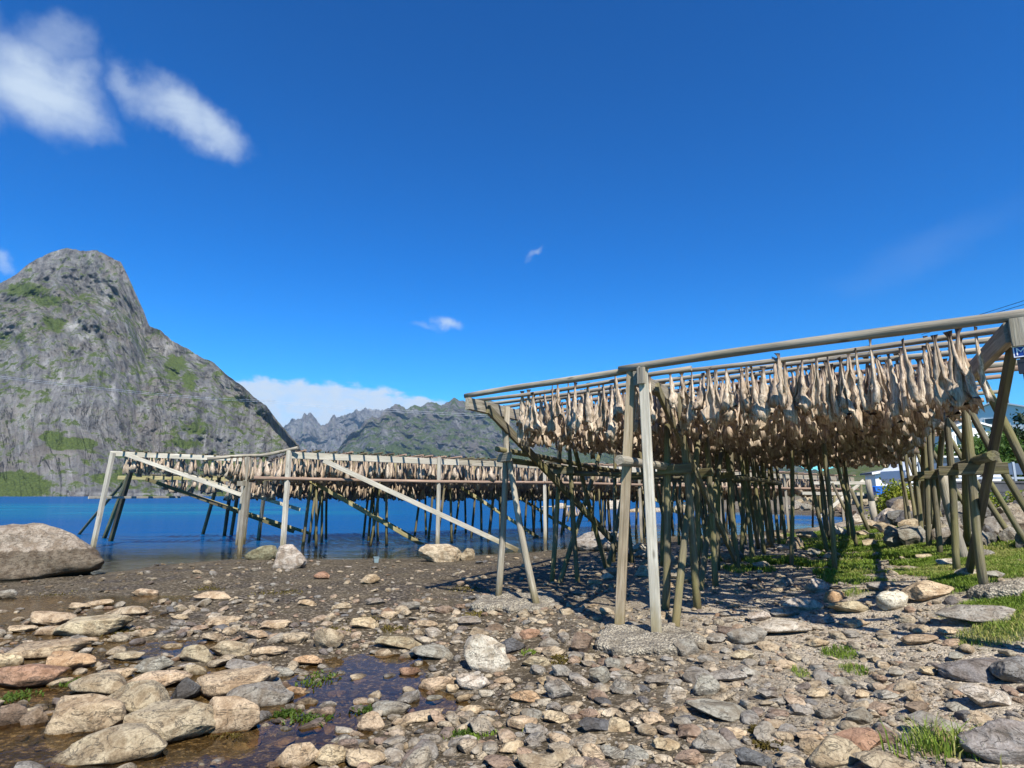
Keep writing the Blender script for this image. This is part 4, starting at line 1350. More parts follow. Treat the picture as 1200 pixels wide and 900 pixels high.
def near_rack():
    root = empty('fish_rack', (pA.x, pA.y, pA.z), label='big weathered wooden drying rack hung with cod on the stony shore', cat='fish rack')
    inv = Matrix.Translation(-Vector(root.location))

    def L(fn, name, p0, p1, *a, **k):
        o = fn(name, p0, p1, *a, **k)
        o.parent = root
        o.matrix_basis = inv @ o.matrix_basis
        return o

    wg, wo, wp = M['wood_grey'], M['wood_olive'], M['wood_pole']
    up = (0, 0, 1)
    # front rail: two lapped logs
    o1 = L(log, 'rail', Q(sB - 0.10, -0.02, zr(sB - .10) + 0.040), Q(0.12, -0.01, zr(0.12) + 0.040), 0.038, 0.043, wg, None, 12, 12, 0.02)
    o2 = L(log, 'rail', Q(-0.22, -0.07, zr(-.22) + 0.050), Q(sC + 0.9, -0.07, zr(sC + .9) + 0.045), 0.043, 0.050, wg, None, 12, 14, 0.02)
    # cross beams going back
    for s in (sB, 0.0, sC - 0.06):
        z = zr(s) - 0.09
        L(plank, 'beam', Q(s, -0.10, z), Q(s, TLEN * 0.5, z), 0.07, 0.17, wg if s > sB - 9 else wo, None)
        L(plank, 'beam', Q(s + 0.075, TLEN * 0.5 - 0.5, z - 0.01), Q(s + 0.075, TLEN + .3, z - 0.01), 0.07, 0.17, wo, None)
    # poles the fish hang from
    ts = []
    t = 0.30
    while t < TLEN:
        ts.append(t)
        t += random.uniform(0.40, 0.50)
    for k, t in enumerate(ts):
        a, b = sB - random.uniform(.05, .4), sC + random.uniform(0.1, 0.75)
        s0 = random.uniform(-.5, .4)
        r = random.uniform(0.021, 0.030)
        m_ = wp if random.random() < 0.6 else wg
        L(log, 'pole', Q(a, t, zr(a) + 0.026), Q(s0 + .2, t + random.uniform(-.04, .04), zr(s0) + 0.026), r, r * 1.15, m_, None, 7, 8, 0.03)
        L(log, 'pole', Q(s0 - .2, t + .055, zr(s0) + 0.03), Q(b, t + random.uniform(.0, .06), zr(b) + 0.026), r, r * 1.2, m_, None, 7, 8, 0.03)

    # trestle legs under the beams
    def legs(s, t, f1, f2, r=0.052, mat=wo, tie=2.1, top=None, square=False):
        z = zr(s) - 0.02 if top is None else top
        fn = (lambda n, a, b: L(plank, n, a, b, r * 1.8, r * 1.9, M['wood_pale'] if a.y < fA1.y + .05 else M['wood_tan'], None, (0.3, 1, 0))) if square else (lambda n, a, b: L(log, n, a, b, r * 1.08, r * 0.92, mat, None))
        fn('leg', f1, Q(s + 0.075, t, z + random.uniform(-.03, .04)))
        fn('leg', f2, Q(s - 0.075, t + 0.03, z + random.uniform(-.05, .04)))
        if tie:
            g = max(f1.z, f2.z)
            u = (tie - g) / (z - g)
            q1 = f1 + (Q(s + .075, t, z) - f1) * u
            q2 = f2 + (Q(s - .075, t, z) - f2) * u
            d = (q2 - q1).normalized() * 0.11
            off = -BM * 0.075
            L(plank, 'tie', q1 - d + off, q2 + d + off, 0.04, 0.13, mat, None)

    up_ = Vector((0, 0, -0.10))
    # front trestle in the middle: squared pale legs
    legs(0, -0.05, fA1 + up_, fA2 + up_, 0.060, wg, None, zr(0) + 0.03, True)
    # wooden block on top of the middle post
    L(plank, 'block', Q(0.075, -0.135, zr(0) - 0.17), Q(0.075, -0.135, zr(0) + 0.02), 0.09, 0.05, wg, None, (E_.y, -E_.x, 0))
    legs(sB, tB, fB1 + up_, fB2 + up_, 0.048, wg, 2.32)
    # left line
    for t in (3.2, 6.3, 9.4, 12.4):
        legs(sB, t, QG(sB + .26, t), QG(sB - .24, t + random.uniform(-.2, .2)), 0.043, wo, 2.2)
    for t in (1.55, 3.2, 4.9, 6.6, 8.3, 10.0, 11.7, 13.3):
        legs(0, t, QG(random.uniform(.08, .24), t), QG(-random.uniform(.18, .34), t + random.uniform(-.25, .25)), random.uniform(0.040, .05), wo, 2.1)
    # extra rows: long intermediate trestles between the lines
    for s in (sB * 0.5, sC * 0.5):
        for t in (4.2, 5.6, 6.9, 8.2, 9.5, 10.6, 11.7, 12.9):
            q = s + random.uniform(-.5, .5)
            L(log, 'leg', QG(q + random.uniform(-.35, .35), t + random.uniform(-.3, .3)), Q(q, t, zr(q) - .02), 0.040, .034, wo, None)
        L(plank, 'beam', Q(s, 3.6, zr(s) - .09), Q(s, TLEN, zr(s) - .09), .06, .14, wo, None)
    # right line: legs with one foot kicked outwards
    feet = [(1.35, (1155, 694), 0.58), (3.35, (1121, 670), 0.72), (5.1, (1101, 653), 0.8), (6.5, (1089, 644), 0.8), (7.8, (1080, 631), 0.8)]
    for t, (px, py), out in feet:
        f1 = ground_pt(px, py) + up_
        tt = (f1 - Q(sC, 0, f1.z)).dot(BM)
        w = Q(sC + out * 1.1, tt + 0.1, 0)
        w.z = hz(w.x, w.y) - 0.1
        legs(sC - 0.06, tt, w, f1, random.uniform(.036, .043), wo, None)
        u = 0.55
        q1 = f1.lerp(Q(sC - .13, tt, zr(sC)), u)
        L(plank, 'tie', q1 + E_ * -.12 - BM * .06, q1 + E_ * .30 - BM * .06, .045, .12, wo, None)
    for t in (9.2, 10.7, 12.3, 13.4):
        legs(sC - 0.06, t, QG(sC + .5, t), QG(sC - .1, t), 0.036, wo, None)
    # corner post at the right end of the rail
    base = QG(sC + 0.10, 0.02)
    L(log, 'leg', base, Q(sC + 0.02, -0.06, zr(sC) + 0.0), 0.056, 0.050, wo, None, 12)
    L(plank, 'block', Q(sC + 0.0, -0.13, zr(sC) - 0.22), Q(sC + 0.0, -0.13, zr(sC) + 0.01), 0.13, 0.05, wg, None, (E_.y, -E_.x, 0))
    # stout sawn-off post beside the right line
    st = ground_pt(1130, 655)
    tp = Vector((st.x - 0.12, st.y + .05, z_at(1112, 553, st.x, st.y)))
    L(log, 'post', st + up_, tp, 0.068, 0.062, wg, None, 12)
    # braces
    L(plank, 'brace', Q(sC + 0.02, 0.25, zr(sC) - 0.12), ground_pt(1132, 671) + up_, 0.055, 0.11, M['wood_dark'], None)  # shade on this brace is put into its dark wood colour
    L(plank, 'brace', Q(sB + .08, 0.35, zr(sB) - 0.12), QG(sB + .12, 6.8), 0.05, 0.14, wo, None)
    L(plank, 'brace', Q(.09, 0.45, zr(0) - 0.12), QG(.14, 5.4), 0.05, 0.13, wo, None)
    for s in (sB, 0, sC):
        t = 3.0 + abs(s) * .1
        while t < 12:
            d = random.choice((-1, 1)) * random.uniform(1.5, 2.6)
            L(log, 'brace', Q(s + .08, t, zr(s) - 0.15), QG(s + random.uniform(-.1, .25), t + d), 0.042, 0.05, wo, None)
            t += random.uniform(1.3, 2.2)
    # ledgers half way up, running back
    L(log, 'ledger', Q(sB + .05, tB - .28, z_at(566, 526, pB.x, pB.y - .3)), Q(sB + .05, 6.5, 2.28), 0.042, 0.05, wo, None, 9, 9)
    L(plank, 'ledger', Q(sB - .08, tB - .05, z_at(590, 538, pB.x, pB.y)), Q(sB - .08, 6.0, 2.22), 0.05, 0.09, wo, None)
    zz = z_at(735, 540, pA.x, pA.y)
    L(log, 'ledger', Q(-.16, -0.35, zz), Q(-.10, 6.5, zz - .02), 0.055, 0.05, wg, None, 10, 9)
    L(log, 'ledger', Q(.2, 5, 2.05), Q(.2, 13, 2.1), 0.045, 0.045, wo, None, 9, 9)
    L(log, 'ledger', Q(sC - .1, 1.0, 2.12), Q(sC - .1, 12, 2.12), 0.05, 0.05, wo, None, 9, 9)
    # cross ties between the lines, low down
    for t in (3.2, 6.6, 10.0):
        L(log, 'ledger', Q(sB, t + .08, 2.15), Q(0.1, t + .08, 2.1), 0.04, 0.04, wo, None, 8)
    return ts, root


POLE_T, RACK = near_rack()


def sign_and_box():
    """small blue plate and a black box fixed to the corner post"""
    c = Q(sC + 0.02, -0.06, 0)
    d = Vector((0, 0, 0)) - Vector((c.x, c.y, 0))
    d.normalize()
    side = Vector((-d.y, d.x, 0))          # to the right as seen from the shore side
    base = c + d * 0.062
    zc = z_at(1194, 413, c.x, c.y)
    w, h = 0.20, 0.096
    root = empty('name_plate', (base.x, base.y, zc), label='small blue enamel plate with white letters on the corner post', cat='sign')
    o0 = Vector(root.location)
    mb = MB()
    mb.prism([(0, -h / 2), (w, -h / 2), (w, h / 2), (0, h / 2)], side * -0.072, side, (0, 0, 1), d, 0.006)
    mb.build('plate', M['sign_blue'], root)
    mb = MB()
    t = 0.007
    for (x0, x1, y0, y1) in ((0.003, w - .003, h / 2 - t - .003, h / 2 - .003), (0.003, w - .003, -h / 2 + .003, -h / 2 + t + .003), (0.003, t + .003, -h / 2 + t + .003, h / 2 - t - .003), (w - t - .003, w - .003, -h / 2 + t + .003, h / 2 - t - .003)):
        mb.prism([(x0, y0), (x1, y0), (x1, y1), (x0, y1)], side * -0.072 + d * 0.006, side, (0, 0, 1), d, 0.002)
    mb.build('border', M['sign_white'], root)
    cu = bpy.data.curves.new('lettering', 'FONT')
    cu.body = 'MO'
    cu.size = 0.086
    cu.extrude = 0.0012
    cu.materials.append(M['sign_white'])
    tmp = link('lettering_outline', cu)
    bpy.context.view_layer.update()
    lm = bpy.data.meshes.new_from_object(tmp.evaluated_get(bpy.context.evaluated_depsgraph_get()))
    bpy.data.objects.remove(tmp)
    to = link('lettering', lm, root)
    mt = Matrix((side, Vector((0, 0, 1)), d)).transposed().to_4x4()
    mt.translation = side * -0.056 + d * 0.0082 + Vector((0, 0, -0.030))
    to.matrix_basis = mt
    zb = z_at(1194, 431, c.x, c.y)
    mb = MB()
    mb.prism([(0, -.05), (0.006, -.056), (.155, -.056), (.16, -.05), (.16, .05), (.155, .056), (.006, .056), (0, .05)], side * -0.055, side, (0, 0, 1), d, 0.05)
    mb.prism([(0.012, .03), (.148, .03), (.148, .036), (.012, .036)], side * -0.055 + d * 0.05, side, (0, 0, 1), d, 0.003)
    tag(mb.build('black_box', M['black_box'], None, loc=(base.x, base.y, zb)), 'black box fixed to the corner post just under the blue plate', 'box')


sign_and_box()

# concrete footings under the front trestles
def footing(name, px, py, wpx, hpx, label, seed):
    x0, y0, z0 = ray_ground(px, py)
    rx = wpx * y0 / FPX
    _, ya, _ = ray_ground(px, py - hpx)
    _, yb, _ = ray_ground(px, py + hpx)
    ry = max(.2, (ya - yb) / 2)
    na, nr = 72, 16
    vs, fs = [], []
    for k in range(nr + 1):
        u = k / nr
        for j in range(na):
            a = 2 * math.pi * j / na
            edge = 1 + 0.6 * float(fbm(P3(np.array([math.cos(a) * 1.5]), math.sin(a) * 1.5, seed), 4)[0])
            uu = min(u / 0.9, 1.0) * (1.0 if u <= 0.9 else 1 - 0.10 * (u - .9) / .1)
            x = x0 + rx * edge * uu * math.cos(a)
            y = y0 + ry * edge * uu * math.sin(a)
            vs.append((x, y))
    xy = np.array(vs)
    z = H(xy[:, 0], xy[:, 1], False)
    u = np.repeat(np.arange(nr + 1) / nr, na)
    top = z + 0.085 * np.sqrt(np.clip(1 - (u / 0.98) ** 4, 0, 1)) + 0.022 * fbm(P3(xy[:, 0] * 12, xy[:, 1] * 12, seed), 3) * (u < .95) + 0.06 * fbm(P3(xy[:, 0] * 3, xy[:, 1] * 3, seed + 2), 3)
    top = np.where(u > 0.9, z - 0.09 + (u < .95) * .11, top)
    V = np.c_[xy, top]
    i = np.arange(nr)[:, None] * na + np.arange(na)
    j = np.arange(nr)[:, None] * na + (np.arange(na) + 1) % na
    f = np.stack([i, j, j + na, i + na], -1).reshape(-1, 4)[:, ::-1]
    tag(link(name, mesh_np(name, V, f, M['concrete'], True)), label, 'concrete footing')


footing('concrete_footing', 606, 708, 50, 13, 'crumbled gravelly concrete footing under the left trestle of the near rack', 1.3)
footing('concrete_footing', 752, 756, 58, 17, 'crumbled gravelly concrete footing under the pale middle trestle', 6.1)
footing('concrete_footing', 1172, 697, 26, 7, 'gravelly concrete footing under the right hand trestle beside the grass', 9.7)


# ------------------------------------------------------------------ dried cod
def fish_shape(seed, nr=10, no=7, L=0.62):
    """headless split cod hanging tail up; z = 0 at the pole, -L at the ragged neck end. Horseshoe section: outer arc and inner arc."""
    g = np.random.default_rng(seed)
    tt = np.concatenate([[-0.11, -0.05, 0.0], np.linspace(0.05, 1, nr)])
    ni = no - 2
    V, AL = [], []
    wmax = g.uniform(.044, .064)
    gap = g.uniform(0.35, 1.2)
    sway = g.normal(0, .035, 2)
    kink = g.normal(0, .010, (len(tt), 2))
    tw = g.uniform(-1.0, 1.0)
    knee = g.uniform(.34, .62)
    flare = g.uniform(1.05, 1.75)
    bulge = 1 + 0.14 * g.normal(size=len(tt))
    tail = (g.uniform(.03, .05), g.uniform(-.6, .6))
    for k, t in enumerate(tt):
        if t <= 0:
            w, d = ((tail[0], 0.006), (tail[0] * .6, .008), (0.014, 0.012))[k]
        else:
            w = 0.022 + 0.010 * t + (wmax - 0.026) * min(1, max(0, (t - .10) / knee)) ** 1.15
            if t > .62: w *= 1 + (flare - 1) * math.sin(math.pi * min(1, (t - .62) / .38) * .62)
            w *= bulge[k]
            d = w * (0.62 if t < .5 else .8)
        op = gap * min(1, max(0, (t - knee * .8) / .25))
        a0 = 0.12 + op
        th = 0.70 if op > 0.05 else 0.05
        last = t > .999
        for j in range(no):
            a = a0 + (2 * math.pi - 2 * a0) * j / (no - 1)
            q = 1 + 0.18 * g.normal() * (t > .2)
            if j in (0, no - 1) and t > .6: q *= g.uniform(1.0, 1.5)
            V.append((w * q * math.sin(a), d * q * -math.cos(a), -L * t - (L * g.uniform(-.10, .12) if t > .85 else 0) + (L * g.normal() * .012 if t > .2 else 0)))
            AL.append(t)
        for j in range(ni):
            a = 2 * math.pi - (a0 + .1) - (2 * math.pi - 2 * a0 - .2) * j / (ni - 1)
            q = th * (1 + 0.2 * g.normal() * (t > .2))
            V.append((w * q * math.sin(a), d * q * -math.cos(a), -L * t + (L * g.uniform(.0, .10) if last else 0)))
            AL.append(t)
    V = np.array(V)
    t = np.array(AL)
    n = no + ni
    c, s = np.cos(tw * t), np.sin(tw * t)
    kk = np.repeat(kink, n, 0) * np.clip(t, 0, 1)[:, None]
    x, y = V[:, 0] * c - V[:, 1] * s, V[:, 0] * s + V[:, 1] * c
    V[:, 0], V[:, 1] = x + sway[0] * t * t + kk[:, 0], y + sway[1] * t * t + kk[:, 1]
    V[:n, 1] += tail[1] * .04
    i = np.arange(len(tt) - 1)[:, None] * n + np.arange(n)
    j = np.arange(len(tt) - 1)[:, None] * n + (np.arange(n) + 1) % n
    F = np.stack([i, j, j + n, i + n], -1).reshape(-1, 4)
    # close the two ends
    capb = []
    for kk in (0, len(tt) - 1):
        for a in range(no - 1):
            b = min(max(0, ni - 1 - int(round(a * (ni - 1) / (no - 1)))), ni - 1)
            b2 = min(max(0, ni - 1 - int(round((a + 1) * (ni - 1) / (no - 1)))), ni - 1)
            capb.append((kk * n + a, kk * n + a + 1, kk * n + no + b2, kk * n + no + b))
    F = np.concatenate([F, np.array(capb)])
    ok = np.array([len(set(q)) == 4 for q in F.tolist()])
    F3 = np.array([list(dict.fromkeys(q)) for q in F[~ok].tolist() if len(set(q)) == 3], np.int32).reshape(-1, 3)
    return V, F[ok].astype(np.int32), F3, np.clip(t, -0.1, 1)


HI = [fish_shape(500 + k) for k in range(12)]
LO = [fish_shape(540 + k, 5, 5) for k in range(12)]
TINY = [fish_shape(580 + k, 4, 5) for k in range(12)]
FISH = [mesh_np('dried_cod', v, [f, f3] if len(f3) else f, M['fish'], True, {'along': al}) for v, f, f3, al in HI]


def fish_mass(name, spots, protos, label):
    """spots: (x, y, z, length factor, width factor, yaw, proto)"""
    V, F4, F3, RN, AL = [], [], [], [], []
    base = 0
    for (x, y, z, l, w, a, k) in spots:
        v, f, f3, al = protos[k]
        c, s = math.cos(a), math.sin(a)
        V.append(np.c_[(v[:, 0] * c - v[:, 1] * s) * w + x, (v[:, 0] * s + v[:, 1] * c) * w + y, v[:, 2] * l + z])
        F4.append(f + base)
        if len(f3): F3.append(f3 + base)
        RN.append(np.full(len(v), random.random()))
        AL.append(al)
        base += len(v)
    fl = [np.concatenate(F4)] + ([np.concatenate(F3)] if F3 else [])
    me = mesh_np(name, np.concatenate(V), fl, M['fishes'], True, {'rnd': np.concatenate(RN), 'along': np.concatenate(AL)})
    return tag(link(name, me), label, 'dried cod', kind='stuff')


def hang_near():
    spots = []
    e_ang = math.atan2(E_.y, E_.x)
    for k, t in enumerate(POLE_T):
        s = sB + 0.30 + random.uniform(0, .1)
        stepm = 0.125
        while s < sC - 0.22:
            if k == 0:
                p = 0.55 if s > sC - .75 else (0.10 if s > 0 else 0.30)
            elif k == 1:
                p = 0.62
            else:
                p = 0.96
            for side in (-1, 1):
                if random.random() < p:
                    q = Q(s + side * 0.055 + random.uniform(-.04, .04), t + side * random.uniform(.03, .055), zr(s) + 0.03 + random.uniform(-.09, .035))
                    spots.append((q.x, q.y, q.z, random.uniform(.66, 1.02), random.uniform(.68, .98), random.choice((0, math.pi)) + e_ang + random.uniform(-1.3, 1.3), random.randrange(12), t, q, s))
            s += stepm * random.uniform(.75, 1.3)
    # the fish that show largest stay single objects: the nearest of the front poles
    def vis(sp):
        t, q = sp[7], sp[8]
        return q.length + 1.3 * t + (0.0 if sp[7] < .6 else .2)
    spots.sort(key=vis)
    for n, (x, y, z, l, w, a, k, t, q, s_) in enumerate(spots[:300]):
        o = link('dried_cod', FISH[k])
        o.location = (x, y, z)
        o.scale = (w, w, l)
        o.rotation_euler = (random.uniform(-.09, .09), random.uniform(-.09, .09), a)
        row = ('the first pole', 'the second pole', 'the third pole')[POLE_T.index(t)] if t in POLE_T[:3] else 'poles behind the third'
        bay = 'left bay' if s_ < 0 else ('right bay beside the corner post' if s_ > sC - 1.0 else 'right bay')
        tag(o, 'split headless cod hanging from %s, %s' % (row, bay), 'dried cod', 'single cod at the front of the near rack')
    rest = spots[300:]
    fish_mass('dried_cod_mass', [sp[:7] for sp in rest if sp[7] < 2.6], HI, 'dense mass of dried cod hanging behind the front rows of the near rack')
    far = [sp[:7] for sp in rest if sp[7] >= 2.6]
    return far


FAR_FISH = hang_near()


# ------------------------------------------------------------------ the racks standing in the water
def far_rack():
    g_pale, g_grey, g_yel, g_dark, g_pole = M['wood_pale'], M['wood_grey'], M['wood_yellow'], M['wood_dark'], M['wood_pole']
    spots = []

    def add_fish(p, ang, l=1.0):
        spots.append((p.x, p.y, p.z, l * random.uniform(.8, 1.25), random.uniform(1.0, 1.45), ang + random.choice((0, math.pi)) + random.uniform(-.8, .8), random.randrange(12)))

    # --- long rack
    P0 = Vector((*at(341, 650, 0.0), 0))
    e = Vector((0.894, 0.447, 0)).normalized()
    b = Vector((-0.50, 0.866, 0))
    LEN = 26.5
    z0, z1 = z_at(341, 530, P0.x, P0.y), 2.62

    def W(s, t, z):
        p = P0 + e * s + b * t
        return Vector((p.x, p.y, z))

    def ztop(s):
        return z0 + (z1 - z0) * s / LEN

    def WG(s, t):
        p = W(s, t, 0)
        p.z = min(hz(p.x, p.y), 0.6) - 0.12
        return p

    root = empty('fish_rack', P0, label='long low drying rack of pale boards standing along the waterline behind', cat='fish rack')
    inv = Matrix.Translation(-Vector(root.location))

    def L(fn, name, *a, **k):
        o = fn(name, *a, **k)
        o.parent = root
        o.matrix_basis = inv @ o.matrix_basis
        return o

    for k in range(5):
        a, c = LEN * k / 5 - (0.25 if k == 0 else 0), LEN * (k + 1) / 5
        L(plank, 'beam', W(a, 0.002 * k, ztop(a) - 0.10), W(c, 0.002 * k, ztop(c) - 0.10), 0.06, 0.20, g_pale if k == 0 or k == 2 else g_grey, None)
    L(log, 'ledger', W(-1.2, -0.12, 2.24), W(9, -0.12, 2.20), 0.055, 0.05, g_pole, None)
    L(log, 'ledger', W(8.6, -0.16, 2.20), W(LEN, -0.16, 2.02), 0.05, 0.055, g_pole, None)
    for t in (3.2, 6.4):
        L(plank, 'beam', W(0, t, ztop(0) - .12), W(LEN, t, ztop(LEN) - .12), 0.06, 0.18, g_yel, None)
    L(plank, 'beam', W(-1.5, 7.4, 2.36), W(LEN, 7.4, 2.2), 0.06, 0.16, g_yel, None)
    L(plank, 'beam', W(-1.5, 4.6, 2.36), W(LEN, 4.6, 2.2), 0.06, 0.16, g_yel, None)
    s = 0.15
    while s < LEN:
        tend = random.uniform(6.8, 7.4)
        L(log, 'pole', W(s, -random.uniform(.25, .55), ztop(s) + .035 + random.uniform(0, .04)), W(s + random.uniform(-.1, .1), tend, ztop(s) + .03), 0.034, 0.028, g_dark if random.random() < .6 else g_pole, None, 6, 3)
        t = 0.07
        while t < 6.6:
            if random.random() < .93:
                add_fish(W(s + random.uniform(-.14, .14), t, ztop(s) + .03), math.atan2(b.y, b.x), 1.25)
            t += 0.15
        s += random.uniform(0.40, 0.52)
    s = -1.2
    while s < LEN:
        t = 4.7
        while t < 7.3:
            add_fish(W(s, t, 2.34 - .006 * s), math.atan2(b.y, b.x), 1.0)
            t += 0.16
        L(log, 'pole', W(s, 4.2, 2.42 - .006 * s), W(s, 7.7, 2.42 - .006 * s), 0.03, 0.028, g_dark, None, 6, 3)
        s += random.uniform(.36, .5)
    # front posts
    for px, py in ((335, 650), (513, 641), (637, 648)):
        d = px_dir(px, 580)
        k = d[0] / d[1]
        s = (k * P0.y - P0.x) / (e.x - k * e.y)
        f = W(s, -.08, 0)
        f.z = CAM_Z - (py - 578) / (FPX * 1.017) * f.y
        L(plank, 'leg', f, W(s, -.08, ztop(s) + .04), 0.12 if px < 400 else .1, 0.12, g_pale, None, (0.3, 1, 0))
    for s in (13.0, 17.3, 21.4, 25.3):
        L(plank, 'leg', WG(s, -.08), W(s, -.08, ztop(s)), 0.1, 0.1, g_grey, None, (0.3, 1, 0))
    # inner trestles
    for t in (1.9, 4.2, 6.6):
        s = 0.4 + t * .3
        while s < LEN:
            m_ = random.choice((M['wood_olive'], g_dark, M['wood_olive']))
            L(log, 'leg', WG(s + .18, t), W(s + .03, t, ztop(s) - .05), 0.055, 0.045, m_, None, 7, 3)
            L(log, 'leg', WG(s - random.uniform(.2, .5), t + random.uniform(-.2, .2)), W(s - .06, t, ztop(s) - .05), 0.055, 0.045, m_, None, 7, 3)
            s += random.uniform(1.7, 2.6)
    # long diagonal braces
    f = Vector((*at(607, 645, 0.02), 0.0))
    L(plank, 'brace', W(0.75, -.14, ztop(1) - .22), f + Vector((0, 0, .02)), 0.05, 0.15, g_pale, None)
    for s, t, ds in ((0.6, 1.8, 5.2), (1.2, 4.1, 5.6), (6.5, 3.1, 4.8), (9.5, 5.0, 5.0), (14.5, 2.1, 5.0)):
        L(plank, 'brace', W(s, t, ztop(s) - .7), WG(s + ds, t), 0.05, 0.13, g_yel, None)
    # near-left corner: a bent pole laid over short posts
    L(log, 'rail', W(-.05, -.25, ztop(0) + .12), W(-1.1, .5, ztop(0) - .12), 0.05, 0.05, g_grey, None)
    L(log, 'rail', W(-1.0, .45, ztop(0) - .10), W(-2.4, .95, ztop(0) - .22), 0.05, 0.05, g_grey, None)
    cp = W(-1.35, .55, 0)
    L(plank, 'leg', Vector((cp.x, cp.y, -.1)), Vector((cp.x + .05, cp.y, ztop(0) - .15)), 0.10, 0.10, g_grey, None, (0.3, 1, 0))
    L(plank, 'block', Vector((cp.x - .08, cp.y - .08, 2.02)), Vector((cp.x - .08, cp.y - .08, 2.16)), 0.22, 0.12, g_grey, None, (0.3, 1, 0))
    for t in np.arange(.3, 1.3, .16):
        for q in (0, 1):
            add_fish(W(-.5 - t, .35 + q * .3 + t * .2, ztop(0) - .2), 0.3, .95)
    # end frame on the grass
    for (px, py, tx, ty) in ((1019, 624, 997, 573), (998, 612, 975, 566), (1011, 606, 1009, 568), (976, 606, 978, 572), (962, 603, 960, 570)):
        q = Vector(ray_ground(px, py, 60))
        yy = min(q.y, 29.0) if py < 620 else q.y
        q = Vector((px_dir(px, py)[0] / px_dir(px, py)[1] * yy, yy, CAM_Z + px_dir(px, py)[2] / px_dir(px, py)[1] * yy))
        k = px_dir(tx, ty)
        L(log, 'leg', q, Vector((k[0] / k[1] * (yy + .3), yy + .3, CAM_Z + k[2] / k[1] * (yy + .3))), 0.06, 0.055, M['wood_olive'], None, 8, 3)
    for (ax, ay, bx, by) in ((958, 608, 1012, 563), (950, 566, 1016, 566), (940, 578, 1012, 579)):
        k, k2 = px_dir(ax, ay), px_dir(bx, by)
        L(plank, 'brace', Vector((k[0] / k[1] * 27.6, 27.6, CAM_Z + k[2] / k[1] * 27.6)), Vector((k2[0] / k2[1] * 27.9, 27.9, CAM_Z + k2[2] / k2[1] * 27.9)), 0.05, 0.14, g_pale, None)

    # --- short rack at the left, in the water
    A0 = Vector((*at(120, 646, -.1), 0))
    A1 = Vector((*at(283, 642, -.05), 0))
    root = empty('fish_rack', A0, label='short white boarded drying rack standing in the water at the left end', cat='fish rack')
    inv = Matrix.Translation(-Vector(root.location))
    za, zb = z_at(122, 531.5, A0.x, A0.y), z_at(283, 538.5, A1.x, A1.y)
    e2 = (A1 - A0)
    L2 = e2.length
    e2.normalize()
    b2 = Vector((-e2.y, e2.x, 0)) * 0.9 + Vector((-.18, 0.2, 0))
    b2.normalize()

    def U(s, t, z):
        p = A0 + e2 * s + b2 * t
        return Vector((p.x, p.y, z))

    def zt(s):
        return za + (zb - za) * s / L2

    L(plank, 'beam', U(-.12, 0, zt(0)), U(L2 + .05, 0, zt(L2)), 0.06, 0.17, g_pale, None)
    L(plank, 'beam', U(-.9, 3.6, 2.42), U(L2, 3.6, 2.42), 0.06, 0.15, g_yel, None)
    L(plank, 'ledger', U(-.6, -.08, 1.66), U(-.6 + 1.9, 4.4, 1.66), 0.04, 0.08, g_pale, None)
    k = 0
    s = 0.32
    while s < L2 + .1:
        L(log, 'pole', U(s, -random.uniform(.1, .3), zt(s) + .10), U(s + random.uniform(-.1, .1), 1.5, zt(s) + .09), 0.035, 0.03, g_dark, None, 6, 3)
        L(log, 'pole', U(s + .1, 3.2, 2.52), U(s + .1, 4.6, 2.52), 0.035, 0.03, g_dark, None, 6, 3)
        for q in range(5):
            add_fish(U(s + random.uniform(-.09, .09), .08 + q * .16, zt(s) + .06), 0.4, .95)
            if q < 4 and s > .5:
                add_fish(U(s + .1 + random.uniform(-.09, .09), 3.68 + q * .16, 2.48), 0.4, .85)
        s += random.uniform(.31, .40)

    def foot(px, py, z=-.15):
        return Vector((*at(px, py, z), z))
    L(plank, 'leg', foot(107, 650, -.2), U(-.02, -.08, zt(0) + .02), .13, .12, g_pale, None, (0.3, 1, 0))
    L(plank, 'leg', foot(120, 636, -.2), U(.15, 1.5, zt(0) - .5), .12, .12, g_yel, None, (0.3, 1, 0))
    L(plank, 'leg', foot(128, 640, -.2), U(.35, 1.1, zt(0) - .1), .13, .13, g_dark, None, (0.3, 1, 0))
    L(log, 'leg', foot(89, 631, -.2), U(-.55, 3.5, 2.4), .06, .055, M['wood_olive'], None)
    L(plank, 'leg', foot(277, 644), U(L2 - .08, -.1, zt(L2) + .05), .085, .085, g_pale, None, (0.3, 1, 0))
    L(plank, 'leg', foot(285, 643), U(L2 + .14, -.06, zt(L2) + .02), .085, .085, g_grey, None, (0.3, 1, 0))
    for (px, py, s, t, m_) in ((236, 632, 2.9, 3.4, M['wood_olive']), (262, 634, 3.5, 2.6, g_dark), (270, 633, 3.8, 2.6, M['wood_olive']), (302, 640, L2 + .55, 1.2, g_pale)):
        L(plank, 'leg', foot(px, py, -.25), U(s, t, 2.5 if t > 2 else zt(L2) - .05), .11, .11, m_, None, (0.3, 1, 0))
    L(plank, 'brace', U(.45, -.12, zt(.4) - .04), U(L2 - .12, -.18, z_at(278, 580, A1.x, A1.y)), .05, .13, g_pale, None)
    L(plank, 'brace', U(.9, 1.6, zt(.4) - .3), U(L2 + 1.8, 1.6, 1.2), .05, .13, g_pale, None)
    L(plank, 'brace', U(.5, 2.2, 2.35), U(L2 + 1.6, 2.2, .35), .05, .13, g_dark, None)
    L(plank, 'brace', U(1.2, 3.3, 2.0), U(L2 + 2.2, 3.3, .2), .05, .12, g_yel, None)

    # --- little rack on the skerry far behind
    c = Vector((*at(676, 606, .3), 0))
    root = empty('fish_rack', c, label='tiny rack with a short row of cod far out on the skerry', cat='fish rack')
    inv = Matrix.Translation(-Vector(root.location))
    zz = z_at(676, 594, c.x, c.y)
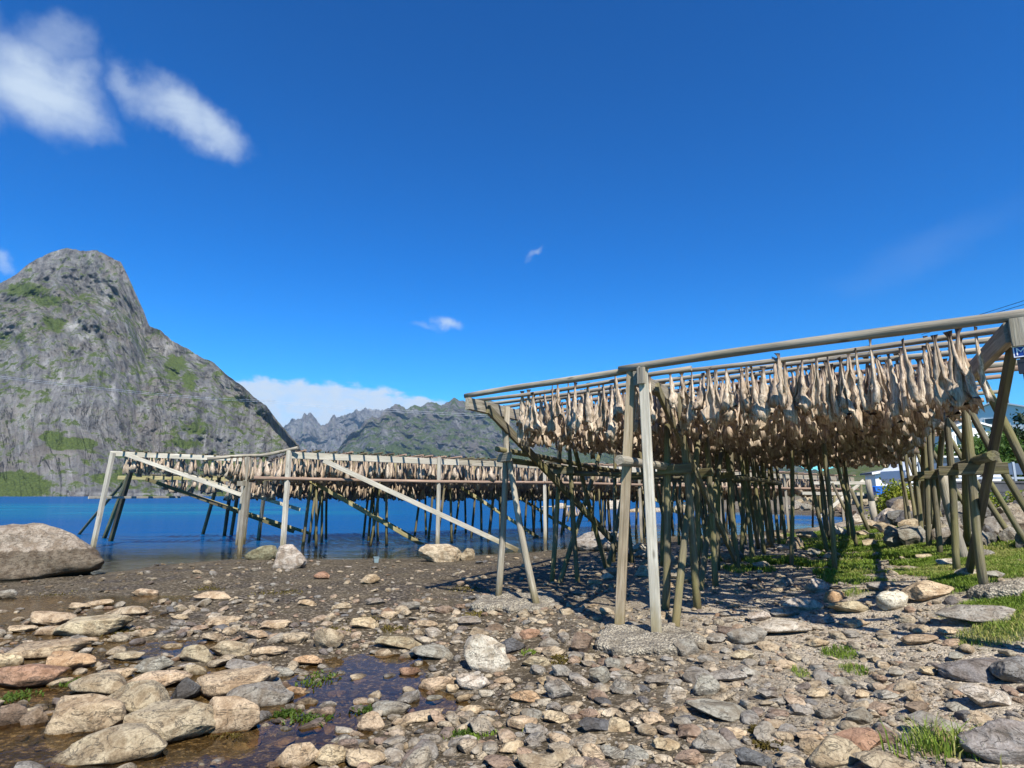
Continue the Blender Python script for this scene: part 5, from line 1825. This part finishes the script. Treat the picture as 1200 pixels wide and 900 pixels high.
    L(log, 'pole', c + Vector((-2.4, 0, zz)), c + Vector((1.2, .6, zz)), .05, .05, g_pale, None, 6, 3)
    for dx in (-2.2, -.4, 1.0):
        L(log, 'leg', c + Vector((dx - .25, .1, -.1)), c + Vector((dx, .3 + dx * .1, zz)), .06, .05, g_dark, None, 6, 3)
        L(log, 'leg', c + Vector((dx + .3, .3, -.1)), c + Vector((dx, .3 + dx * .1, zz)), .06, .05, g_dark, None, 6, 3)
    for k in range(12):
        add_fish(c + Vector((-.6 + k * .14, .3, zz)), 0.2, .9)
    return spots


FAR_FISH2 = far_rack()
fish_mass('dried_cod_mass', FAR_FISH, LO, 'countless dried cod filling the back of the near rack')
fish_mass('dried_cod_mass', FAR_FISH2, TINY, 'long rows of small dried cod hanging on the racks over the water')


# ------------------------------------------------------------------ grass
def blades(name, pts, hgt, wid, mat, label, lean=0.5):
    n = len(pts)
    a = rng.uniform(0, 6.283, n)
    h = hgt * rng.uniform(.45, 1.25, n)
    w = wid * rng.uniform(.6, 1.3, n)
    ln = lean * rng.uniform(.1, 1, n) * h
    b = rng.uniform(0, 6.283, n)
    cx, sx = np.cos(a) * w / 2, np.sin(a) * w / 2
    lx, ly = np.cos(b) * ln, np.sin(b) * ln
    p = pts
    v0 = np.c_[p[:, 0] - cx, p[:, 1] - sx, p[:, 2] - .01]
    v1 = np.c_[p[:, 0] + cx, p[:, 1] + sx, p[:, 2] - .01]
    v2 = np.c_[p[:, 0] + cx * .8 + lx * .35, p[:, 1] + sx * .8 + ly * .35, p[:, 2] + h * .6]
    v3 = np.c_[p[:, 0] - cx * .8 + lx * .35, p[:, 1] - sx * .8 + ly * .35, p[:, 2] + h * .6]
    v4 = np.c_[p[:, 0] + lx, p[:, 1] + ly, p[:, 2] + h * .95]
    V = np.stack([v0, v1, v2, v3, v4], 1).reshape(-1, 3)
    i = np.arange(n)[:, None] * 5
    F4 = i + np.array([0, 1, 2, 3])
    F3 = i + np.array([3, 2, 4])
    cl = np.clip(0.5 + 0.9 * fbm(P3(p[:, 0] * 1.1, p[:, 1] * 1.1, 2.2), 3) + rng.normal(0, .16, n), 0, 1)
    me = mesh_np(name, V, [F4.astype(np.int32), F3.astype(np.int32)], mat, False, {'rnd': np.repeat(cl, 5)})
    return tag(link(name, me), label, 'grass', kind='stuff')


def build_grass():
    X, Y = [], []
    for (x0, y0, rx, ry, s_) in GRASS:
        n = int(min(26000, 3500 * rx * ry * 3.2 * 1.6))
        a, r = rng.uniform(0, 6.283, n), np.sqrt(rng.random(n)) * 1.28
        X.append(x0 + rx * r * np.cos(a))
        Y.append(y0 + ry * r * np.sin(a))
    x, y = np.concatenate(X), np.concatenate(Y)
    k = (y > 3.2) & (y < 34) & (rng.random(len(x)) < np.clip(90 / y ** 2, 0.18, 1))
    x, y = x[k], y[k]
    g = grass_at(x, y)
    k = g > 0.22 + 0.4 * rng.random(len(x))
    x, y = x[k], y[k]
    z = H(x, y)
    pts = np.c_[x, y, z]
    near = y < 9
    blades('grass', pts[near], 0.042, 0.009, M['grass'], 'short bright green turf in patches along the gravel path', 0.9)
    blades('grass', pts[~near], 0.075, 0.020, M['grass'], 'short bright green turf on the bank beyond the path', 0.7)
    # tall tuft in front of the grey slab
    x0, y0, z0 = ray_ground(1108, 884)
    m = 270
    q = rng.normal(0, 1, (m, 2)) * np.array([0.13, 0.07])
    pts = np.c_[x0 + q[:, 0], y0 + q[:, 1], H(x0 + q[:, 0], y0 + q[:, 1])]
    o = blades('grass_tuft', pts, 0.15, 0.0085, M['grass'], 'tall tuft of green grass beside the big mottled slab', 1.0)
    # little weeds
    for (px, py, lab) in ((552, 866, 'green weed clump between pale stones at the lower middle'), (620, 766, 'small weed by the dark slate stone')):
        x0, y0, z0 = ray_ground(px, py)
        m = 130
        q = rng.normal(0, 1, (m, 2)) * np.array([0.09 if px < 600 else .04, 0.03])
        pts = np.c_[x0 + q[:, 0], y0 + q[:, 1], H(x0 + q[:, 0], y0 + q[:, 1])]
        o = blades('green_weeds', pts, 0.035, 0.010, M['grass'], lab, 1.2)


build_grass()


def build_seaweed():
    M['weed'] = leaf_mat('brown_seaweed', (0.055, 0.040, 0.010), (0.11, 0.085, 0.018), (0.20, 0.16, 0.03))
    M['algae'] = leaf_mat('green_algae', (0.03, 0.055, 0.008), (0.06, 0.10, 0.012), (0.11, 0.15, 0.02))
    for mat, name, lab, spots in (
            ('weed', 'seaweed', 'yellow brown seaweed strands draped between the stones', ((52, 700, 26, 5), (430, 727, 24, 4), (460, 738, 18, 4), (655, 775, 22, 5), (245, 690, 20, 3), (140, 742, 24, 4), (390, 740, 16, 3), (900, 875, 14, 5), (890, 860, 10, 4), (330, 695, 30, 3), (560, 720, 20, 4), (280, 868, 24, 5), (545, 690, 20, 4))),
            ('algae', 'green_algae', 'green algae lying in the tide pools', ((268, 838, 14, 4), (362, 848, 22, 8), (85, 803, 20, 5), (372, 800, 20, 8), (430, 838, 14, 6), (333, 840, 10, 5), (550, 862, 26, 5), (20, 822, 20, 6)))):
        P = []
        for (px, py, wx, wy) in spots:
            x0, y0, z0 = ray_ground(px, py)
            _, ya, _ = ray_ground(px, py - wy)
            m = 150
            x = x0 + rng.normal(0, .5, m) * wx * y0 / FPX
            y = y0 + rng.normal(0, .5, m) * max(.06, ya - y0)
            z = np.maximum(H(x, y), POOL_Z - .004 if mat == 'algae' else -1) + 0.012
            P.append(np.c_[x, y, z])
        o = blades(name, np.concatenate(P), 0.016, 0.018, M[mat], lab, 3.2)


build_seaweed()


# ------------------------------------------------------------------ trees and bushes on the right bank
def leaf_cloud(name, clumps, n, size, mat, parent):
    """many small leaf faces gathered in clumps: (centre, radius)"""
    C = np.array([c for c, _ in clumps])
    Rr = np.array([r for _, r in clumps])
    p_ = Rr ** 2 / np.sum(Rr ** 2)
    k = rng.choice(len(C), n, p=p_)
    d = rng.normal(size=(n, 3))
    d /= np.linalg.norm(d, axis=1)[:, None]
    rad = Rr[k] * rng.random(n) ** 0.42 * (1 + .25 * rng.normal(size=n))
    c = C[k] + d * rad[:, None] * np.array([1, 1, .8])
    t = rng.normal(size=(n, 3)) + d * .4
    t /= np.linalg.norm(t, axis=1)[:, None]
    u = np.cross(t, rng.normal(size=(n, 3)))
    u /= np.linalg.norm(u, axis=1)[:, None]
    s = size * rng.uniform(.6, 1.3, n)[:, None]
    V = np.stack([c - t * s, c + u * s * .45, c + t * s, c - u * s * .45], 1).reshape(-1, 3)
    F = (np.arange(n)[:, None] * 4 + np.arange(4)).astype(np.int32)
    cl = np.clip(rng.random(len(C))[k] * .6 + rng.random(n) * .4, 0, 1)
    return link(name, mesh_np(name, V, F, mat, False, {'rnd': np.repeat(cl, 4)}), parent)


def tree(px, y, zb, h, rad, mat, label, n=4500, name='tree', conical=False, leaf=0.13):
    d = px_dir(px, 580)
    x = d[0] / d[1] * y
    root = empty(name, (x, y, zb), label=label, cat='tree' if name != 'bush' else 'bush')
    g = random.Random(int(px * 7 + y))
    mb = MB()
    mb.tube((0, 0, -.2), (0.05, 0, h * .4), .16 * h / 6 + .03, .10 * h / 6 + .02)
    mb.tube((0.05, 0, h * .4), (0, .1, h * .85), .10 * h / 6 + .02, .02)
    clumps = []
    for k in range(16):
        a = g.uniform(0, 6.28)
        v = g.uniform(.25, 1) if not conical else g.uniform(.08, 1)
        rr = rad * (math.sin(math.pi * min(1, v * .9 + .06)) ** .6 if not conical else (1.05 - v)) * g.uniform(.45, 1)
        c = (math.cos(a) * rr, math.sin(a) * rr, h * v * .92)
        clumps.append((c, rad * g.uniform(.28, .5) * (1 if not conical else (1.25 - v))))
        if k % 2 == 0:
            mb.tube((0.03, 0, h * v * .55), (c[0] * .8, c[1] * .8, c[2]), .05 * h / 6 + .01, .012, 6)
    mb.build('trunk', M['bark'], root, True)
    leaf_cloud('crown', clumps, n, leaf, mat, root)
    return root


tree(1168, 30, 2.1, 2.6, 1.5, M['leaf_green'], 'light green leafy tree behind the dark road wall', 5200)
tree(1196, 31, 2.1, 3.9, 1.5, M['leaf_dark'], 'dark conifer standing right behind the light green tree', 5200, conical=True)
tree(1094, 36, 2.2, 2.3, 1.6, M['leaf_green'], 'green bush like tree beside the white gabled house', 3600)
tree(1132, 40, 2.3, 2.2, 1.7, M['leaf_green'], 'green tree before the white gabled house', 3600)
tree(1230, 33, 2.1, 4.2, 1.8, M['leaf_dark'], 'dark tree at the end of the road wall beyond the corner post', 4200)
tree(1100, 75, 8.0, 3.0, 2.4, M['leaf_green'], 'round green tree below the grey roofed house', 3000, leaf=.2)
tree(1140, 85, 9.0, 3.0, 2.4, M['leaf_green'], 'green tree between the white gable and the grey roofed house', 3000, leaf=.2)
tree(1056, 22.5, .75, 1.35, 1.0, M['leaf_lime'], 'yellow green bush growing above the shore rocks', 5200, 'bush', leaf=.07)
tree(1190, 17.5, 1.25, .55, .7, M['leaf_lime'], 'low yellow flowered bush at the foot of the road wall', 2000, 'bush', leaf=.05)
tree(1150, 18.0, 1.25, .5, .6, M['leaf_green'], 'low green bush at the foot of the road wall', 1800, 'bush', leaf=.05)


# ------------------------------------------------------------------ houses, wall, railing, car
def house(px, y, zb, w, d, hw, hr, rz, label, windows, roofmat='grey_roof', base=3.0):
    dd = px_dir(px, 580)
    x = dd[0] / dd[1] * y
    root = empty('house', (x, y, zb), rz, label=label, cat='house')
    mb = MB()
    mb.prism([(-w / 2, -base), (w / 2, -base), (w / 2, hw), (0, hw + hr), (-w / 2, hw)], (0, 0, 0), (1, 0, 0), (0, 0, 1), (0, 1, 0), d)
    mb.build('wall', M['white_paint'], root)
    mb = MB()
    ov = .35
    sl_ = hr / (w / 2)
    for sg in (-1, 1):
        mb.prism([(0, hw + hr + .02), (sg * (w / 2 + ov), hw - ov * sl_ + .02), (sg * (w / 2 + ov), hw - ov * sl_ + .2), (0, hw + hr + .22)][:: -sg], (0, -ov, 0), (1, 0, 0), (0, 0, 1), (0, 1, 0), d + 2 * ov)
    rf = mb.build('roof', M[roofmat], root)
    mb = MB()
    mb.box((-.3, d * .45, hw + hr * .6), (.3, d * .45 + .6, hw + hr + .8))
    mb.build('chimney', M['wall'], rf)
    mb = MB()
    for sg in (-1, 1):
        mb.prism([(0, hw + hr - .02), (sg * (w / 2 + ov), hw - ov * sl_ - .02), (sg * (w / 2 + ov), hw - ov * sl_ + .2), (0, hw + hr + .2)][:: -sg], (0, -ov - .05, 0), (1, 0, 0), (0, 0, 1), (0, 1, 0), .045)
    mb.build('bargeboard', M['white_paint'], root)
    for (wx, wz, ww, wh) in windows:
        mb = MB()
        mb.box((wx - ww / 2 - .1, -.06, wz - wh / 2 - .1), (wx + ww / 2 + .1, -.002, wz - wh / 2))
        mb.box((wx - ww / 2 - .1, -.06, wz + wh / 2), (wx + ww / 2 + .1, -.002, wz + wh / 2 + .1))
        mb.box((wx - ww / 2 - .1, -.06, wz - wh / 2), (wx - ww / 2, -.002, wz + wh / 2))
        mb.box((wx + ww / 2, -.06, wz - wh / 2), (wx + ww / 2 + .1, -.002, wz + wh / 2))
        f = mb.build('window', M['white_paint'], root)
        mb = MB()
        mb.box((wx - ww / 2, -.03, wz - wh / 2), (wx + ww / 2, -.004, wz + wh / 2))
        mb.build('pane', M['glass'], f)
    return root


def village():
    house(1149, 66, z_at(1149, 523, 0, 66), 6.2, 8, 1.6, 1.15, R(-14), 'white gabled house with a small window seen between the rack legs', [(-1.2, .7, .8, 1.0), (1.6, .6, .7, .8)])
    house(1182, 100, z_at(1182, 500, 0, 100), 13, 9, 2.0, 2.2, R(-60), 'big grey roofed house high on the slope behind the white gable', [(-4, 1, 1.6, .9), (-1, 1, 1.6, .9), (3, 1, 1.6, .9)])
    house(1058, 58, z_at(1058, 573, 0, 58), 4.4, 3, 1.45, .4, R(-14), 'low white building with a dark window behind the yellow green bush', [(-.6, .75, .9, .7), (1.1, .75, 1.0, .8)], 'grey_roof', .5)
    # road wall
    p0, p1 = Vector((14.6, 21.4, 0)), Vector((33, 21.0, 0))
    d = (p1 - p0).normalized()
    nrm = Vector((-d.y, d.x, 0))
    root = empty('retaining_wall', p0, label='long dark retaining wall along the road above the shore rocks', cat='wall')
    Ln = (p1 - p0).length
    zt_, zb_ = 2.16, 0.9
    nrow, nx = 4, 22
    blk = None
    for r in range(nrow):
        hh = (zt_ - zb_) / nrow
        for k in range(nx):
            w = Ln / nx
            o = (r % 2) * w * .5
            mb = MB()
            j = random.uniform(0, .025)
            mb.box((k * w + o + .012, -.02 - j, zb_ + r * hh + .01), ((k + 1) * w + o - .012, .3, zb_ + (r + 1) * hh - .01))
            ob = mb.build('block', M['wall'], root)
            ob.rotation_euler = (0, 0, math.atan2(d.y, d.x))
    mb = MB()
    mb.box((-.1, .0, zb_ - .8), (Ln + 1, .28, zt_ - .02))
    mb.box((-.1, -.06, zt_), (Ln + 1, .38, zt_ + .07))
    ob = mb.build('coping', M['wall'], root)
    ob.rotation_euler = (0, 0, math.atan2(d.y, d.x))
    # railing on the wall
    ra = math.atan2(d.y, d.x)
    root = empty('roadside_railing', p0 + Vector((0, .15, 0)), ra, label='blue grey roadside railing on top of the dark wall', cat='railing')
    for k in range(12):
        mb = MB()
        mb.box((k * 1.65 - .04, .0, zt_ + .07), (k * 1.65 + .04, .08, zt_ + .75))
        mb.build('post', M['steel'], root)
        if k < 11:
            mb = MB()
            mb.box((k * 1.65 + .05, .02, zt_ + .30), ((k + 1) * 1.65 - .05, .05, zt_ + .70))
            mb.build('panel', M['railing'], root)
            mb = MB()
            mb.box((k * 1.65 + .04, .01, zt_ + .14), ((k + 1) * 1.65 - .04, .06, zt_ + .22))
            mb.build('bar', M['steel'], root)
    # parked car
    y = 27.0
    x = px_dir(1104, 580)[0] / px_dir(1104, 580)[1] * y
    zc = 2.0
    root = empty('parked_car', (x, y, zc), R(4), label='white parked car half hidden behind the rack legs above the wall', cat='car')
    mb = MB()
    prof = [(-2.1, .25), (2.05, .25), (2.15, .5), (2.05, .78), (1.2, .92), (-1.95, .95), (-2.15, .8), (-2.18, .45)]
    mb.prism(prof, (0, -.85, 0), (1, 0, 0), (0, 0, 1), (0, 1, 0), 1.7)
    mb.prism([(-1.85, .94), (1.15, .91), (.55, 1.42), (-1.45, 1.45)], (0, -.74, 0), (1, 0, 0), (0, 0, 1), (0, 1, 0), 1.48)
    mb.build('body', M['car_paint'], root)
    for (a, b_) in (((-1.62, .98), (-.55, 1.36)), ((-.45, .98), (.55, 1.36))):
        mb = MB()
        mb.prism([(a[0], a[1]), (b_[0] + .2 * (b_[0] > 0), a[1]), (b_[0] - .1, b_[1]), (a[0] + .2 * (a[0] < -1), b_[1])], (0, -.757, 0), (1, 0, 0), (0, 0, 1), (0, 1, 0), .012)
        mb.build('side_window', M['glass'], root)
    for wx in (-1.35, 1.35):
        mb = MB()
        mb.tube((wx, -.88, .32), (wx, -.68, .32), .32, .32, 20)
        wh = mb.build('wheel', M['rubber'], root, True)
        mb = MB()
        mb.tube((wx, -.89, .32), (wx, -.86, .32), .19, .19, 14)
        mb.build('rim', M['steel'], wh, True)
    for sx in (-2.165, 2.1):
        mb = MB()
        mb.box((sx - .02, -.8, .58), (sx + .03, -.5, .72))
        mb.build('headlight', M['sign_white'], root)
    # blue container under the low white building
    y = 52.0
    k = px_dir(1036, 580)
    c = Vector((k[0] / k[1] * y, y, z_at(1036, 580, 0, y)))
    root = empty('blue_container', c, label='small bright blue container under the low white building', cat='container')
    mb = MB()
    mb.prism([(-.62, 0), (.62, 0), (.7, .62), (-.7, .62)], (0, 0, 0), (1, 0, 0), (0, 0, 1), (0, 1, 0), .7)
    mb.build('body', M['blue_plastic'], root)
    mb = MB()
    mb.prism([(-.74, .63), (.74, .63), (.74, .68), (.6, .76), (-.6, .76), (-.74, .68)], (0, -.03, 0), (1, 0, 0), (0, 0, 1), (0, 1, 0), .76)
    mb.build('lid', M['blue_plastic'], root)
    # pole on the shore
    q = Vector(ray_ground(1026, 613, 60))
    zt2 = z_at(1022, 562, q.x, q.y)
    mb = MB()
    mb.tube((0, 0, -.2), (-.06, 0, (zt2 - q.z) * .5), .115, .105, 12)
    mb.tube((-.06, 0, (zt2 - q.z) * .5), (-.10, 0, zt2 - q.z), .105, .095, 12)
    tag(mb.build('mooring_post', M['wood_grey'], None, True, q), 'thick grey post standing on the shore left of the yellow green bush', 'post')
    # pale plastic tub on the mud
    x, y, z = ray_ground(441, 660)
    root = empty('plastic_tub', (x, y, z), R(20), label='small pale blue plastic tub lying on dark mud below the far rack', cat='tub')
    mb = MB()
    mb.prism([(-.05, 0), (.05, 0), (.062, .13), (-.062, .13)], (0, 0, 0), (1, 0, 0), (0, 0, 1), (0, 1, 0), .13)
    mb.build('body', M['pale_blue'], root)
    mb = MB()
    mb.box((-.07, -.012, .13), (.07, .142, .145))
    mb.build('rim', M['pale_blue'], root)
    # cables
    def cable(name, p0, p1, sag, r0, r1, mat, label, group=None):
        mb = MB()
        n = 24
        pts = [Vector(p0).lerp(Vector(p1), k / n) - Vector((0, 0, sag * 4 * (k / n) * (1 - k / n))) for k in range(n + 1)]
        for k in range(n):
            mb.tube(pts[k], pts[k + 1], r0 + (r1 - r0) * k / n, r0 + (r1 - r0) * (k + 1) / n, 5)
        tag(mb.build(name, mat, None, True), label, 'cable', group)

    def far_pt(px, py, y):
        d_ = px_dir(px, py)
        return Vector((d_[0] / d_[1] * y, y, CAM_Z + d_[2] / d_[1] * y))
    for k, dy in enumerate((0, 2.2)):
        cable('power_cable', far_pt(-180, 418 + dy, 260), far_pt(322, 469 + dy * .8, 980), 5, .05, .19, M['cable'], 'thin pale power cable strung across the face of the big mountain', 'cables across the mountain')
        cable('power_cable', far_pt(300, 469 + dy, 1400), far_pt(700, 492 + dy, 1500), 4, .22, .22, M['cable'], 'thin pale power cable strung before the far green mountainside', 'cables before the far mountainside')
    cable('overhead_wire', far_pt(1100, 384, 46), far_pt(1330, 310, 30), .02, .02, .016, M['cable_dark'], 'upper black overhead wire passing behind the rail at the corner post', None)
    cable('overhead_wire', far_pt(1080, 392, 46), far_pt(1330, 318, 30), .02, .02, .016, M['cable_dark'], 'lower black overhead wire passing behind the rail at the corner post', None)


village()


def build_haze():
    mb = MB()
    mb.box((-9000, -400, -400), (9000, 9500, 1150))
    m, T = new_mat('haze_air')
    v = T.n('ShaderNodeVolumePrincipled', i_Density=HAZE)
    v.inputs['Color'].default_value = (0.40, 0.66, 1.0, 1)
    v.inputs['Anisotropy'].default_value = 0.0
    o = T.n('ShaderNodeOutputMaterial')
    T.put(o.inputs['Volume'], v.outputs[0])
    h = mb.build('haze', m)
    tag(h, 'thin blue air haze over the fjord', kind='stuff')


HAZE = 0.000036
build_haze()
